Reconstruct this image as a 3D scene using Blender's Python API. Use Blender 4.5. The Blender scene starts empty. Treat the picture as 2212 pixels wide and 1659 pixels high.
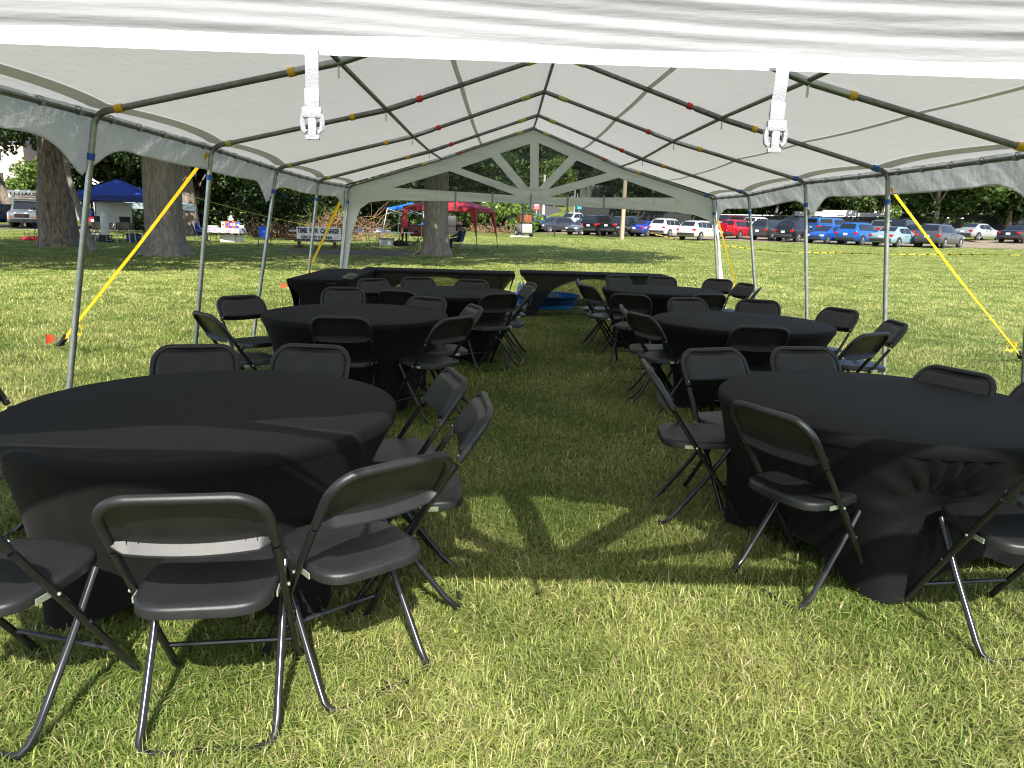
import bpy, bmesh, math, random
import numpy as np
from mathutils import Vector, Matrix, geometry

# ------------------------------------------------------------ camera, world, sun
SC = bpy.context.scene
COL = SC.collection
PITCH, YAW, ROLL = .2125, .0165, .030
cy, sy = math.cos(YAW), math.sin(YAW)
FW = Vector((sy*math.cos(PITCH), cy*math.cos(PITCH), -math.sin(PITCH)))
R0 = Vector((cy, -sy, 0)); U0 = R0.cross(FW)
RT = R0*math.cos(ROLL) + U0*math.sin(ROLL)
UP = -R0*math.sin(ROLL) + U0*math.cos(ROLL)
cam = bpy.data.cameras.new('camera'); camo = bpy.data.objects.new('camera', cam); COL.objects.link(camo)
camo.matrix_world = Matrix(((RT.x, UP.x, -FW.x, 0), (RT.y, UP.y, -FW.y, 0), (RT.z, UP.z, -FW.z, 1.5), (0, 0, 0, 1)))
cam.sensor_width = 36; cam.lens = 36*1600/2212; cam.clip_start = .05; cam.clip_end = 2000
SC.camera = camo
SUN = Vector((.13, -1.0, .98)).normalized()          # towards the sun
EL = math.asin(SUN.z); AZ = math.atan2(SUN.x, SUN.y)
W = bpy.data.worlds.new('World'); SC.world = W; W.use_nodes = True
nt = W.node_tree; bg = nt.nodes['Background']
sk = nt.nodes.new('ShaderNodeTexSky'); sk.sky_type = 'NISHITA'; sk.sun_disc = False
sk.sun_elevation = EL; sk.sun_rotation = AZ; sk.air_density = 1.0; sk.dust_density = 1.5; sk.ozone_density = 1.0
nt.links.new(sk.outputs[0], bg.inputs[0]); bg.inputs[1].default_value = .148
sl = bpy.data.lights.new('sun', 'SUN'); sl.energy = 5.0; sl.angle = math.radians(.53); sl.color = (1, .95, .86)
so = bpy.data.objects.new('sun', sl); COL.objects.link(so)
so.rotation_euler = (-SUN).to_track_quat('-Z', 'Y').to_euler(); so.location = (3, -10, 20)
SC.view_settings.view_transform = 'Standard'; SC.view_settings.look = 'None'
SC.view_settings.exposure = 1.05; SC.view_settings.gamma = 1
SC.cycles.max_bounces = 8; SC.cycles.transparent_max_bounces = 12; SC.cycles.diffuse_bounces = 4
SC.cycles.sample_clamp_indirect = 8; SC.cycles.filter_width = 1.15

# ------------------------------------------------------------ helpers
rnd = random.Random(7)
PI = math.pi; rad = math.radians

class MB:
    def __init__(s): s.v = []; s.f = []
    def add(s, vs, fs):
        o = len(s.v); s.v += [tuple(v) for v in vs]; s.f += [tuple(i+o for i in f) for f in fs]; return s
    def box(s, c, d, M=None):
        x, y, z = d[0]/2, d[1]/2, d[2]/2
        vs = [Vector((a*x, b*y, e*z)) for a in (-1, 1) for b in (-1, 1) for e in (-1, 1)]
        if M is not None: vs = [M @ v for v in vs]
        c = Vector(c)
        return s.add([v+c for v in vs], [(0, 1, 3, 2), (4, 6, 7, 5), (0, 4, 5, 1), (2, 3, 7, 6), (0, 2, 6, 4), (1, 5, 7, 3)])
    def cbox(s, c, d, b):                       # box with chamfered edges
        bm = bmesh.new(); bmesh.ops.create_cube(bm, size=1)
        for v in bm.verts: v.co = Vector((v.co.x*d[0], v.co.y*d[1], v.co.z*d[2]))
        bmesh.ops.bevel(bm, geom=list(bm.edges), offset=b, segments=2, profile=.6, affect='EDGES')
        bm.verts.index_update(); c = Vector(c)
        s.add([v.co+c for v in bm.verts], [[v.index for v in f.verts] for f in bm.faces]); bm.free(); return s
    def tube(s, pts, r, n=8, cap=True, closed=False):
        P = [Vector(p) for p in pts]; m = len(P)
        rr = r if isinstance(r, (list, tuple)) else [r]*m
        T = []
        for i in range(m):
            a = P[(i-1) % m] if (closed or i) else P[i]; b = P[(i+1) % m] if (closed or i < m-1) else P[i]
            t = (b-a); T.append(t.normalized() if t.length > 1e-9 else Vector((0, 0, 1)))
        n0 = T[0].orthogonal().normalized(); vs = []; fs = []
        for i in range(m):
            n0 = n0 - T[i]*n0.dot(T[i]); n0.normalize(); b0 = T[i].cross(n0)
            for k in range(n):
                a = 2*PI*k/n; vs.append(P[i] + (n0*math.cos(a)+b0*math.sin(a))*rr[i])
        for i in range(m if closed else m-1):
            j = (i+1) % m
            for k in range(n):
                l = (k+1) % n; fs.append((i*n+k, i*n+l, j*n+l, j*n+k))
        if cap and not closed:
            fs.append(tuple(range(n-1, -1, -1))); fs.append(tuple(range((m-1)*n, m*n)))
        return s.add(vs, fs)
    def lathe(s, prof, n=24, c=(0, 0, 0), cap=True):
        vs = []; fs = []; m = len(prof)
        for r, z in prof:
            for k in range(n):
                a = 2*PI*k/n; vs.append((c[0]+r*math.cos(a), c[1]+r*math.sin(a), c[2]+z))
        for i in range(m-1):
            for k in range(n):
                l = (k+1) % n; fs.append((i*n+k, i*n+l, (i+1)*n+l, (i+1)*n+k))
        if cap: fs.append(tuple(range(n-1, -1, -1))); fs.append(tuple(range((m-1)*n, m*n)))
        return s.add(vs, fs)
    def grid(s, fn, nu, nv):
        vs = [fn(i/nu, j/nv) for i in range(nu+1) for j in range(nv+1)]
        fs = [(i*(nv+1)+j, (i+1)*(nv+1)+j, (i+1)*(nv+1)+j+1, i*(nv+1)+j+1) for i in range(nu) for j in range(nv)]
        return s.add(vs, fs)
    def quad(s, *p): return s.add(p, [tuple(range(len(p)))])
    def ball(s, c, r, n=10):
        if not hasattr(r, '__len__'): r = (r, r, r)
        h = max(4, n//2)
        vs = []; fs = []
        for i in range(1, h):
            p = PI*i/h
            for k in range(n):
                a = 2*PI*k/n; vs.append((c[0]+r[0]*math.sin(p)*math.cos(a), c[1]+r[1]*math.sin(p)*math.sin(a), c[2]+r[2]*math.cos(p)))
        t = len(vs); vs += [(c[0], c[1], c[2]+r[2]), (c[0], c[1], c[2]-r[2])]
        for k in range(n):
            l = (k+1) % n; fs.append((t, k, l)); fs.append((t+1, (h-2)*n+l, (h-2)*n+k))
            for i in range(h-2): fs.append((i*n+k, (i+1)*n+k, (i+1)*n+l, i*n+l))
        return s.add(vs, fs)
    def xf(s, M): s.v = [tuple(M @ Vector(v)) for v in s.v]; return s
    def build(s, name, m, parent=None, smooth=40, loc=None):
        me = bpy.data.meshes.new(name); me.from_pydata(s.v, [], s.f); me.update()
        if smooth:
            me.shade_smooth()
            if smooth < 180: me.set_sharp_from_angle(angle=rad(smooth))
        if m is not None: me.materials.append(m)
        o = bpy.data.objects.new(name, me); COL.objects.link(o)
        if parent is not None: o.parent = parent
        if loc is not None: o.location = loc
        return o

def tag(o, label=None, cat=None, group=None, kind=None):
    if label: o['label'] = label
    if cat: o['category'] = cat
    if group: o['group'] = group
    if kind: o['kind'] = kind
    return o
def thing(name, label, cat, loc=(0, 0, 0), rz=0, group=None):
    o = bpy.data.objects.new(name, None); COL.objects.link(o); o.empty_display_size = .2
    o.location = loc; o.rotation_euler = (0, 0, rz); return tag(o, label, cat, group)
def children(o): return [c for c in bpy.data.objects if c.parent is o]
def dup(root, loc, rz, label=None, group=None, kids=None):
    r = root.copy(); COL.objects.link(r); r.location = loc; r.rotation_euler = (0, 0, rz)
    if label: r['label'] = label
    if group: r['group'] = group
    for ch in (kids or list(root.children)):
        c = ch.copy(); COL.objects.link(c); c.parent = r
        for g in list(ch.children):
            d = g.copy(); COL.objects.link(d); d.parent = c
    return r

# ------------------------------------------------------------ materials
MATS = {}
def mat(name, col, rough=.6, metal=0., var=.12, scale=8., bump=0., bscale=None, trans=0., alpha=0., spec=.5, coat=0., col2=None, stretch=None, sheen=0.):
    if name in MATS: return MATS[name]
    m = bpy.data.materials.new(name); m.use_nodes = True; t = m.node_tree; N = t.nodes; L = t.links
    p = N['Principled BSDF']; out = N['Material Output']
    tc = N.new('ShaderNodeTexCoord'); src = tc.outputs['Object']
    if stretch:
        mp = N.new('ShaderNodeMapping'); mp.inputs['Scale'].default_value = stretch; L.new(src, mp.inputs[0]); src = mp.outputs[0]
    nz = N.new('ShaderNodeTexNoise'); nz.inputs['Scale'].default_value = scale; nz.inputs['Detail'].default_value = 5; nz.inputs['Roughness'].default_value = .65
    L.new(src, nz.inputs['Vector'])
    cr = N.new('ShaderNodeValToRGB'); cr.color_ramp.elements[0].position = .3; cr.color_ramp.elements[1].position = .72
    a = [max(0, c*(1-var)) for c in col]; b = [min(1, c*(1+var)) for c in (col2 or col)]
    cr.color_ramp.elements[0].color = (*a, 1); cr.color_ramp.elements[1].color = (*b, 1)
    L.new(nz.outputs['Fac'], cr.inputs[0]); L.new(cr.outputs[0], p.inputs['Base Color'])
    p.inputs['Roughness'].default_value = rough; p.inputs['Metallic'].default_value = metal
    p.inputs['Specular IOR Level'].default_value = spec; p.inputs['Coat Weight'].default_value = coat
    if sheen: p.inputs['Sheen Weight'].default_value = sheen; p.inputs['Sheen Roughness'].default_value = .5
    nrm = None
    if bump:
        n2 = N.new('ShaderNodeTexNoise'); n2.inputs['Scale'].default_value = bscale or scale*4; n2.inputs['Detail'].default_value = 4
        L.new(src, n2.inputs['Vector'])
        bp = N.new('ShaderNodeBump'); bp.inputs['Strength'].default_value = bump; bp.inputs['Distance'].default_value = .02
        L.new(n2.outputs['Fac'], bp.inputs['Height']); L.new(bp.outputs[0], p.inputs['Normal']); nrm = bp.outputs[0]
    sh = p.outputs[0]
    if trans:
        tr = N.new('ShaderNodeBsdfTranslucent'); L.new(cr.outputs[0], tr.inputs[0])
        if nrm: L.new(nrm, tr.inputs['Normal'])
        mx = N.new('ShaderNodeMixShader'); mx.inputs[0].default_value = trans; L.new(sh, mx.inputs[1]); L.new(tr.outputs[0], mx.inputs[2]); sh = mx.outputs[0]
    if alpha:
        tp = N.new('ShaderNodeBsdfTransparent')
        mx = N.new('ShaderNodeMixShader'); mx.inputs[0].default_value = alpha; L.new(sh, mx.inputs[1]); L.new(tp.outputs[0], mx.inputs[2]); sh = mx.outputs[0]
    L.new(sh, out.inputs['Surface']); MATS[name] = m; return m
def attr_mat(name, attr, rough, trans=0.):
    m = bpy.data.materials.new(name); m.use_nodes = True; t = m.node_tree; N = t.nodes; L = t.links
    p = N['Principled BSDF']; a = N.new('ShaderNodeAttribute'); a.attribute_name = attr
    L.new(a.outputs['Color'], p.inputs['Base Color']); p.inputs['Roughness'].default_value = rough; p.inputs['Specular IOR Level'].default_value = .35
    if trans:
        tr = N.new('ShaderNodeBsdfTranslucent'); L.new(a.outputs['Color'], tr.inputs[0])
        mx = N.new('ShaderNodeMixShader'); mx.inputs[0].default_value = trans; L.new(p.outputs[0], mx.inputs[1]); L.new(tr.outputs[0], mx.inputs[2])
        L.new(mx.outputs[0], N['Material Output'].inputs['Surface'])
    MATS[name] = m; return m

M_plastic = mat('black_plastic', (.0125, .0132, .0145), .38, var=.25, scale=14, bump=.14, bscale=700)
M_legs = mat('black_enamel', (.012, .012, .013), .22, var=.1)
M_galv = mat('galvanised_steel', (.42, .45, .46), .38, .85, var=.22, scale=14, bump=.04)
M_galvd = mat('weathered_steel', (.20, .205, .20), .5, .6, var=.3, scale=16, bump=.05)
M_zinc = mat('zinc_bracket', (.55, .6, .5), .35, .7, var=.1)
M_cloth = mat('black_spandex', (.0052, .0053, .0056), .78, var=.15, scale=60, bump=.15, bscale=500, spec=.16, sheen=.02)
M_sheer = mat('sheer_black_spandex', (.012, .0125, .013), .85, var=.12, scale=60, alpha=.22, spec=.2)
M_dense = mat('dense_black_spandex', (.010, .0105, .011), .85, var=.12, scale=60, alpha=.05, spec=.2)
M_roof = mat('white_tent_fabric', (.76, .755, .73), .6, var=.02, scale=3, bump=.4, bscale=26, trans=.21, stretch=(1, .3, 1))
M_gable_sun = mat('sun_dimmed_gable_fabric', (.33, .33, .345), .6, var=.03, scale=5, bump=.25, bscale=14, trans=.38, stretch=(.35, 1, 3))  # gable fabric again, colour lowered because the front end is in full sun
M_gable = mat('white_gable_fabric', (.82, .82, .815), .6, var=.03, scale=5, bump=.4, bscale=9, trans=.42, stretch=(.35, 1, 3))
M_hem = mat('white_hem_webbing', (.60, .60, .60), .6, var=.02, scale=9, bump=.3, bscale=60)
M_val = mat('white_valance_fabric', (.66, .67, .67), .6, var=.03, scale=5, bump=.9, bscale=11, trans=.28)
M_white = mat('white_plastic', (.66, .67, .69), .35, var=.03)
M_buckle = mat('buckle_nylon', (.29, .30, .32), .4, var=.08, scale=60, bump=.15, bscale=300)
M_strap = mat('yellow_webbing', (.85, .52, .012), .6, var=.08, scale=40, bump=.15, bscale=300, trans=.12)
M_rope = mat('yellow_rope', (.62, .52, .06), .6, var=.15, scale=40)
M_red = mat('red_tape', (.55, .03, .02), .5); M_yel = mat('yellow_tape', (.65, .40, .02), .5)
M_blue = mat('blue_tape', (.02, .10, .45), .5); M_gry = mat('olive_tape', (.42, .42, .10), .5)
M_grey = mat('grey_plastic', (.25, .26, .26), .5); M_black = mat('matte_black', (.012, .012, .012), .7)
M_orange = mat('orange_flag_vinyl', (.95, .10, .035), .5, trans=.35)
M_bark = mat('tree_bark', (.085, .068, .052), .9, var=.65, scale=14, bump=1.0, bscale=28, stretch=(1, 1, .18), col2=(.19, .155, .12))
M_bark2 = mat('grey_bark', (.20, .175, .145), .9, var=.5, scale=13, bump=1.0, bscale=26, stretch=(1, 1, .2))
M_wood = mat('weathered_wood', (.10, .075, .05), .85, var=.3, scale=6, bump=.4, stretch=(6, 1, 1))
M_polew = mat('utility_pole_wood', (.36, .27, .19), .85, var=.2, scale=8, bump=.4, stretch=(1, 1, .1))
M_glass = mat('dark_car_glass', (.012, .014, .016), .06, var=.05, spec=.7)
M_tyre = mat('tyre_rubber', (.018, .018, .018), .8); M_rim = mat('alloy_rim', (.5, .5, .5), .3, .8)
M_tail = mat('red_tail_lamp', (.42, .012, .015), .2); M_head = mat('headlamp_lens', (.62, .64, .66), .12); M_amb = mat('amber_lamp', (.8, .25, .02), .25)
M_trim = mat('dark_trim', (.03, .03, .032), .55); M_plate = mat('white_plate', (.75, .76, .74), .5); M_chrome = mat('chrome', (.6, .6, .6), .12, 1.)
def vinyl():
    m = bpy.data.materials.new('clear_vinyl'); m.use_nodes = True; t = m.node_tree; N = t.nodes; L = t.links
    p = N['Principled BSDF']; p.inputs['Base Color'].default_value = (.5, .52, .5, 1); p.inputs['Roughness'].default_value = .12
    tp = N.new('ShaderNodeBsdfTransparent'); tp.inputs[0].default_value = (.50, .54, .51, 1)
    tc = N.new('ShaderNodeTexCoord'); mp = N.new('ShaderNodeMapping'); mp.inputs['Scale'].default_value = (1.2, 1, 16); L.new(tc.outputs['Object'], mp.inputs[0])
    nz = N.new('ShaderNodeTexNoise'); nz.inputs['Scale'].default_value = 1.6; nz.inputs['Detail'].default_value = 3; L.new(mp.outputs[0], nz.inputs[0])
    bp = N.new('ShaderNodeBump'); bp.inputs['Strength'].default_value = .8; bp.inputs['Distance'].default_value = .03; L.new(nz.outputs['Fac'], bp.inputs['Height']); L.new(bp.outputs[0], p.inputs['Normal'])
    cr = N.new('ShaderNodeMapRange'); cr.inputs[1].default_value = .4; cr.inputs[2].default_value = .75; cr.inputs[3].default_value = .96; cr.inputs[4].default_value = .84; L.new(nz.outputs['Fac'], cr.inputs[0])
    mx = N.new('ShaderNodeMixShader'); L.new(cr.outputs[0], mx.inputs[0]); L.new(p.outputs[0], mx.inputs[1]); L.new(tp.outputs[0], mx.inputs[2])
    L.new(mx.outputs[0], N['Material Output'].inputs['Surface']); return m
M_vinyl = vinyl()

# ------------------------------------------------------------ ground
def gz(x, y):
    t = .5*x + .55*y - 12
    z = .02*(t + np.sqrt(t*t+16))/2 - .003
    q = t - 36; s = (q + np.sqrt(q*q+9))/2; z = z + 1.0*(1-np.exp(-.045*s/1.0))
    z = z + 3.2*np.exp(-(((x-4)/16.)**2 + ((y-128)/24.)**2)) + .012*np.maximum(0, y-95)
    return z
def G(x, y, dz=0): return (x, y, float(gz(x, y))+dz)
def lawn_mat():
    m = bpy.data.materials.new('lawn'); m.use_nodes = True; t = m.node_tree; N = t.nodes; L = t.links
    p = N['Principled BSDF']; p.inputs['Roughness'].default_value = .95; p.inputs['Specular IOR Level'].default_value = .1
    tc = N.new('ShaderNodeTexCoord')
    def noise(s, d): 
        n = N.new('ShaderNodeTexNoise'); n.inputs['Scale'].default_value = s; n.inputs['Detail'].default_value = d; n.inputs['Roughness'].default_value = .7
        L.new(tc.outputs['Object'], n.inputs['Vector']); return n
    a = noise(.35, 6); b = noise(9, 8)
    c1 = N.new('ShaderNodeValToRGB'); c1.color_ramp.elements[0].position = .36; c1.color_ramp.elements[1].position = .66
    c1.color_ramp.elements[0].color = (.095, .14, .026, 1); c1.color_ramp.elements[1].color = (.22, .235, .07, 1)
    L.new(a.outputs['Fac'], c1.inputs[0])
    c2 = N.new('ShaderNodeValToRGB'); c2.color_ramp.elements[0].position = .32; c2.color_ramp.elements[1].position = .7
    c2.color_ramp.elements[0].color = (.38, .38, .34, 1); c2.color_ramp.elements[1].color = (1.25, 1.25, 1.2, 1)
    L.new(b.outputs['Fac'], c2.inputs[0])
    mx = N.new('ShaderNodeMixRGB'); mx.blend_type = 'MULTIPLY'; mx.inputs[0].default_value = 1; L.new(c1.outputs[0], mx.inputs[1]); L.new(c2.outputs[0], mx.inputs[2])
    L.new(mx.outputs[0], p.inputs['Base Color'])
    n3 = noise(30, 6); bp = N.new('ShaderNodeBump'); bp.inputs['Strength'].default_value = .9; bp.inputs['Distance'].default_value = .06
    L.new(n3.outputs['Fac'], bp.inputs['Height']); L.new(bp.outputs[0], p.inputs['Normal']); return m
M_lawn = lawn_mat()
def axis(lo, hi, fine, grow):
    a = [0.]; s = fine
    while a[-1] < hi: a.append(a[-1]+s); s *= grow
    b = [0.]; s = fine
    while b[-1] > lo: b.append(b[-1]-s); s *= grow
    return sorted(set(a+b))
xs = axis(-420, 420, .6, 1.045); ysv = axis(-40, 600, .6, 1.04)
gv = [(x, y, float(gz(x, y))) for x in xs for y in ysv]; nv = len(ysv)
g = MB(); g.v = gv; g.f = [(i*nv+j, (i+1)*nv+j, (i+1)*nv+j+1, i*nv+j+1) for i in range(len(xs)-1) for j in range(nv-1)]
tag(g.build('ground', M_lawn, smooth=180), kind='structure')
def strip(name, pts, w, m, dz, n=60):
    P = [Vector((p[0], p[1], 0)) for p in pts]; mb = MB()
    def at(u):
        u *= len(P)-1; i = min(int(u), len(P)-2); return P[i].lerp(P[i+1], u-i), (P[i+1]-P[i]).normalized()
    def fn(u, v):
        c, d = at(u); q = c + Vector((-d.y, d.x, 0))*(v-.5)*w; return G(q.x, q.y, dz)
    mb.grid(fn, n, 8); return tag(mb.build(name, m, smooth=180), kind='structure')
M_asph = mat('asphalt', (.055, .055, .056), .9, var=.2, scale=3, bump=.3, bscale=60)
M_conc = mat('pale_concrete', (.36, .34, .30), .9, var=.12, scale=3, bump=.2, bscale=40)
M_dirt = mat('packed_dirt', (.20, .155, .11), .95, var=.3, scale=1.5, bump=.4, bscale=20)
strip('road', [(-90, 50), (-60, 58), (-38, 66.5), (-24, 75), (-10, 88)], 11, M_asph, .02)
strip('path', [(-80, 44), (-50, 51.2), (-33, 56.8), (-24, 60.5)], 1.6, M_conc, .03)
strip('parking_lot', [(0, 88), (14, 78), (26, 66), (40, 60), (62, 62), (90, 70)], 13, M_dirt, .02)
strip('park_road', [(-2, 100), (3, 104), (6, 112), (4, 122), (-3, 132)], 5, M_asph, .03)
# bare earth under the picnic table and the middle tree
me_ = MB(); me_.grid(lambda u, v: G(-6.6+(v*3.6*math.cos(2*PI*u)*(1+.18*math.sin(5*2*PI*u))), 33.2+v*2.2*math.sin(2*PI*u)*(1+.2*math.sin(3*2*PI*u)), .012), 48, 6)
tag(me_.build('bare_earth', mat('dark_mulch', (.11, .078, .055), .95, var=.55, scale=3, bump=.6, bscale=20), smooth=180), kind='structure')

# ------------------------------------------------------------ grass blades
def grass():
    rg = np.random.default_rng(3)
    P = []; S = []
    for d0, d1, dens, wid, hgt in ((.9, 2.6, 17000, .0028, .050), (2.6, 4.2, 12500, .0030, .052), (4.2, 7, 7000, .0038, .052), (7, 12, 3200, .0050, .054), (12, 20, 1700, .0062, .048), (20, 34, 650, .0095, .042), (34, 62, 190, .015, .04)):
        hw = .90
        n = int(hw*(d1*d1-d0*d0)*dens)
        r = np.sqrt(rg.uniform(d0*d0, d1*d1, n)); a = rg.uniform(-hw, hw, n)
        x = r*a*.98 + .02*r; y = r
        P.append(np.stack([x, y], 1)); S.append(np.stack([np.full(n, wid), np.full(n, hgt)], 1))
    P = np.concatenate(P); S = np.concatenate(S)
    # tufts: thin the lawn by a smooth noise
    f = np.sin(P[:, 0]*3.1+np.sin(P[:, 1]*2.3)*1.4)*np.sin(P[:, 1]*2.7+np.sin(P[:, 0]*1.9)*1.7)
    f2 = np.sin(P[:, 0]*11.3+np.sin(P[:, 1]*7.3)*1.4)*np.sin(P[:, 1]*10.7+np.sin(P[:, 0]*8.9)*1.7)
    bare = ((P[:, 0]+6.6)/3.7)**2 + ((P[:, 1]-33.2)/2.3)**2 < rg.uniform(.6, 1.1, len(P))
    tk = np.zeros(len(P), bool)
    for tx, ty, tr in TRUNKS: tk |= (P[:, 0]-tx)**2+(P[:, 1]-ty)**2 < tr*tr
    keep = (rg.random(len(P)) < .80+.2*f2) & ~bare & ~tk
    P, S, f, f2 = P[keep], S[keep], f[keep], f2[keep]; n = len(P)
    z = gz(P[:, 0], P[:, 1])
    h = S[:, 1]*rg.uniform(.45, 1.25, n)*(1+.25*f+.15*f2); w = S[:, 0]*rg.uniform(.7, 1.4, n)
    az = 2.2*np.sin(P[:, 0]*5.3+1.7*np.sin(P[:, 1]*4.1)) + 2.0*np.sin(P[:, 1]*6.1+P[:, 0]*2.7) + rg.normal(0, 1.7, n); fa = rg.uniform(0, 2*PI, n); lean = rg.uniform(.4, 2.3, n)
    tall = rg.random(n) < .012; h[tall] *= 1.9; lean[tall] *= .4
    dx, dy = np.cos(az), np.sin(az); wx, wy = -np.sin(az)+.35*np.cos(fa), np.cos(az)+.35*np.sin(fa)
    B = np.stack([P[:, 0], P[:, 1], z-.004], 1); Wv = np.stack([wx, wy, np.zeros(n)], 1)*w[:, None]/2
    mid = B + np.stack([dx*h*lean*.35, dy*h*lean*.35, h*.62], 1)
    tip = B + np.stack([dx*h*lean*1.0, dy*h*lean*1.0, h*(1.02-.38*lean)], 1)
    V = np.stack([B-Wv, B+Wv, mid+Wv*.85, mid-Wv*.85, tip], 1).reshape(-1, 3)
    me = bpy.data.meshes.new('grass'); me.vertices.add(n*5); me.vertices.foreach_set('co', V.astype(np.float32).ravel())
    o = np.arange(n)*5
    loops = np.stack([o, o+1, o+2, o+3, o+3, o+2, o+4], 1).ravel()
    me.loops.add(n*7); me.loops.foreach_set('vertex_index', loops.astype(np.int32))
    me.polygons.add(n*2)
    st = np.stack([np.arange(n)*7, np.arange(n)*7+4], 1).ravel()
    me.polygons.foreach_set('loop_start', st.astype(np.int32))
    me.update(calc_edges=True)
    # own colour of each blade: green, yellow green or straw
    k = rg.random(n); t = np.clip(.5+.3*f+rg.normal(0, .25, n), 0, 1)[:, None]
    C = np.array([.092, .162, .026])*(1-t) + np.array([.34, .37, .105])*t
    straw = k < .13+.08*f; C[straw] = np.array([.50, .44, .22])*rg.uniform(.7, 1.15, (straw.sum(), 1))
    C *= rg.uniform(.55, 1.4, (n, 1)); C *= (1+.38*np.clip((np.hypot(P[:, 0]-.4, P[:, 1]-6)-6)/8, 0, 1))[:, None]   # brightened away from the tent to offset blades shading one another
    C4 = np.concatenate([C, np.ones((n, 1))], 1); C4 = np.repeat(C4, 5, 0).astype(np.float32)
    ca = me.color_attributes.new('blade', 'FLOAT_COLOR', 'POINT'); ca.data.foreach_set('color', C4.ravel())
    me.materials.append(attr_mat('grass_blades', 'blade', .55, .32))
    ob = bpy.data.objects.new('grass', me); COL.objects.link(ob)
    tag(ob, 'sunny mown green and straw coloured lawn grass under and around the tent', 'grass', kind='stuff')
    print('blades', n)
TRUNKS = [(-18.8, 32.0, .9), (-12.26, 27.3, .95), (-2.93, 32.5, .7)]
grass()

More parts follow.
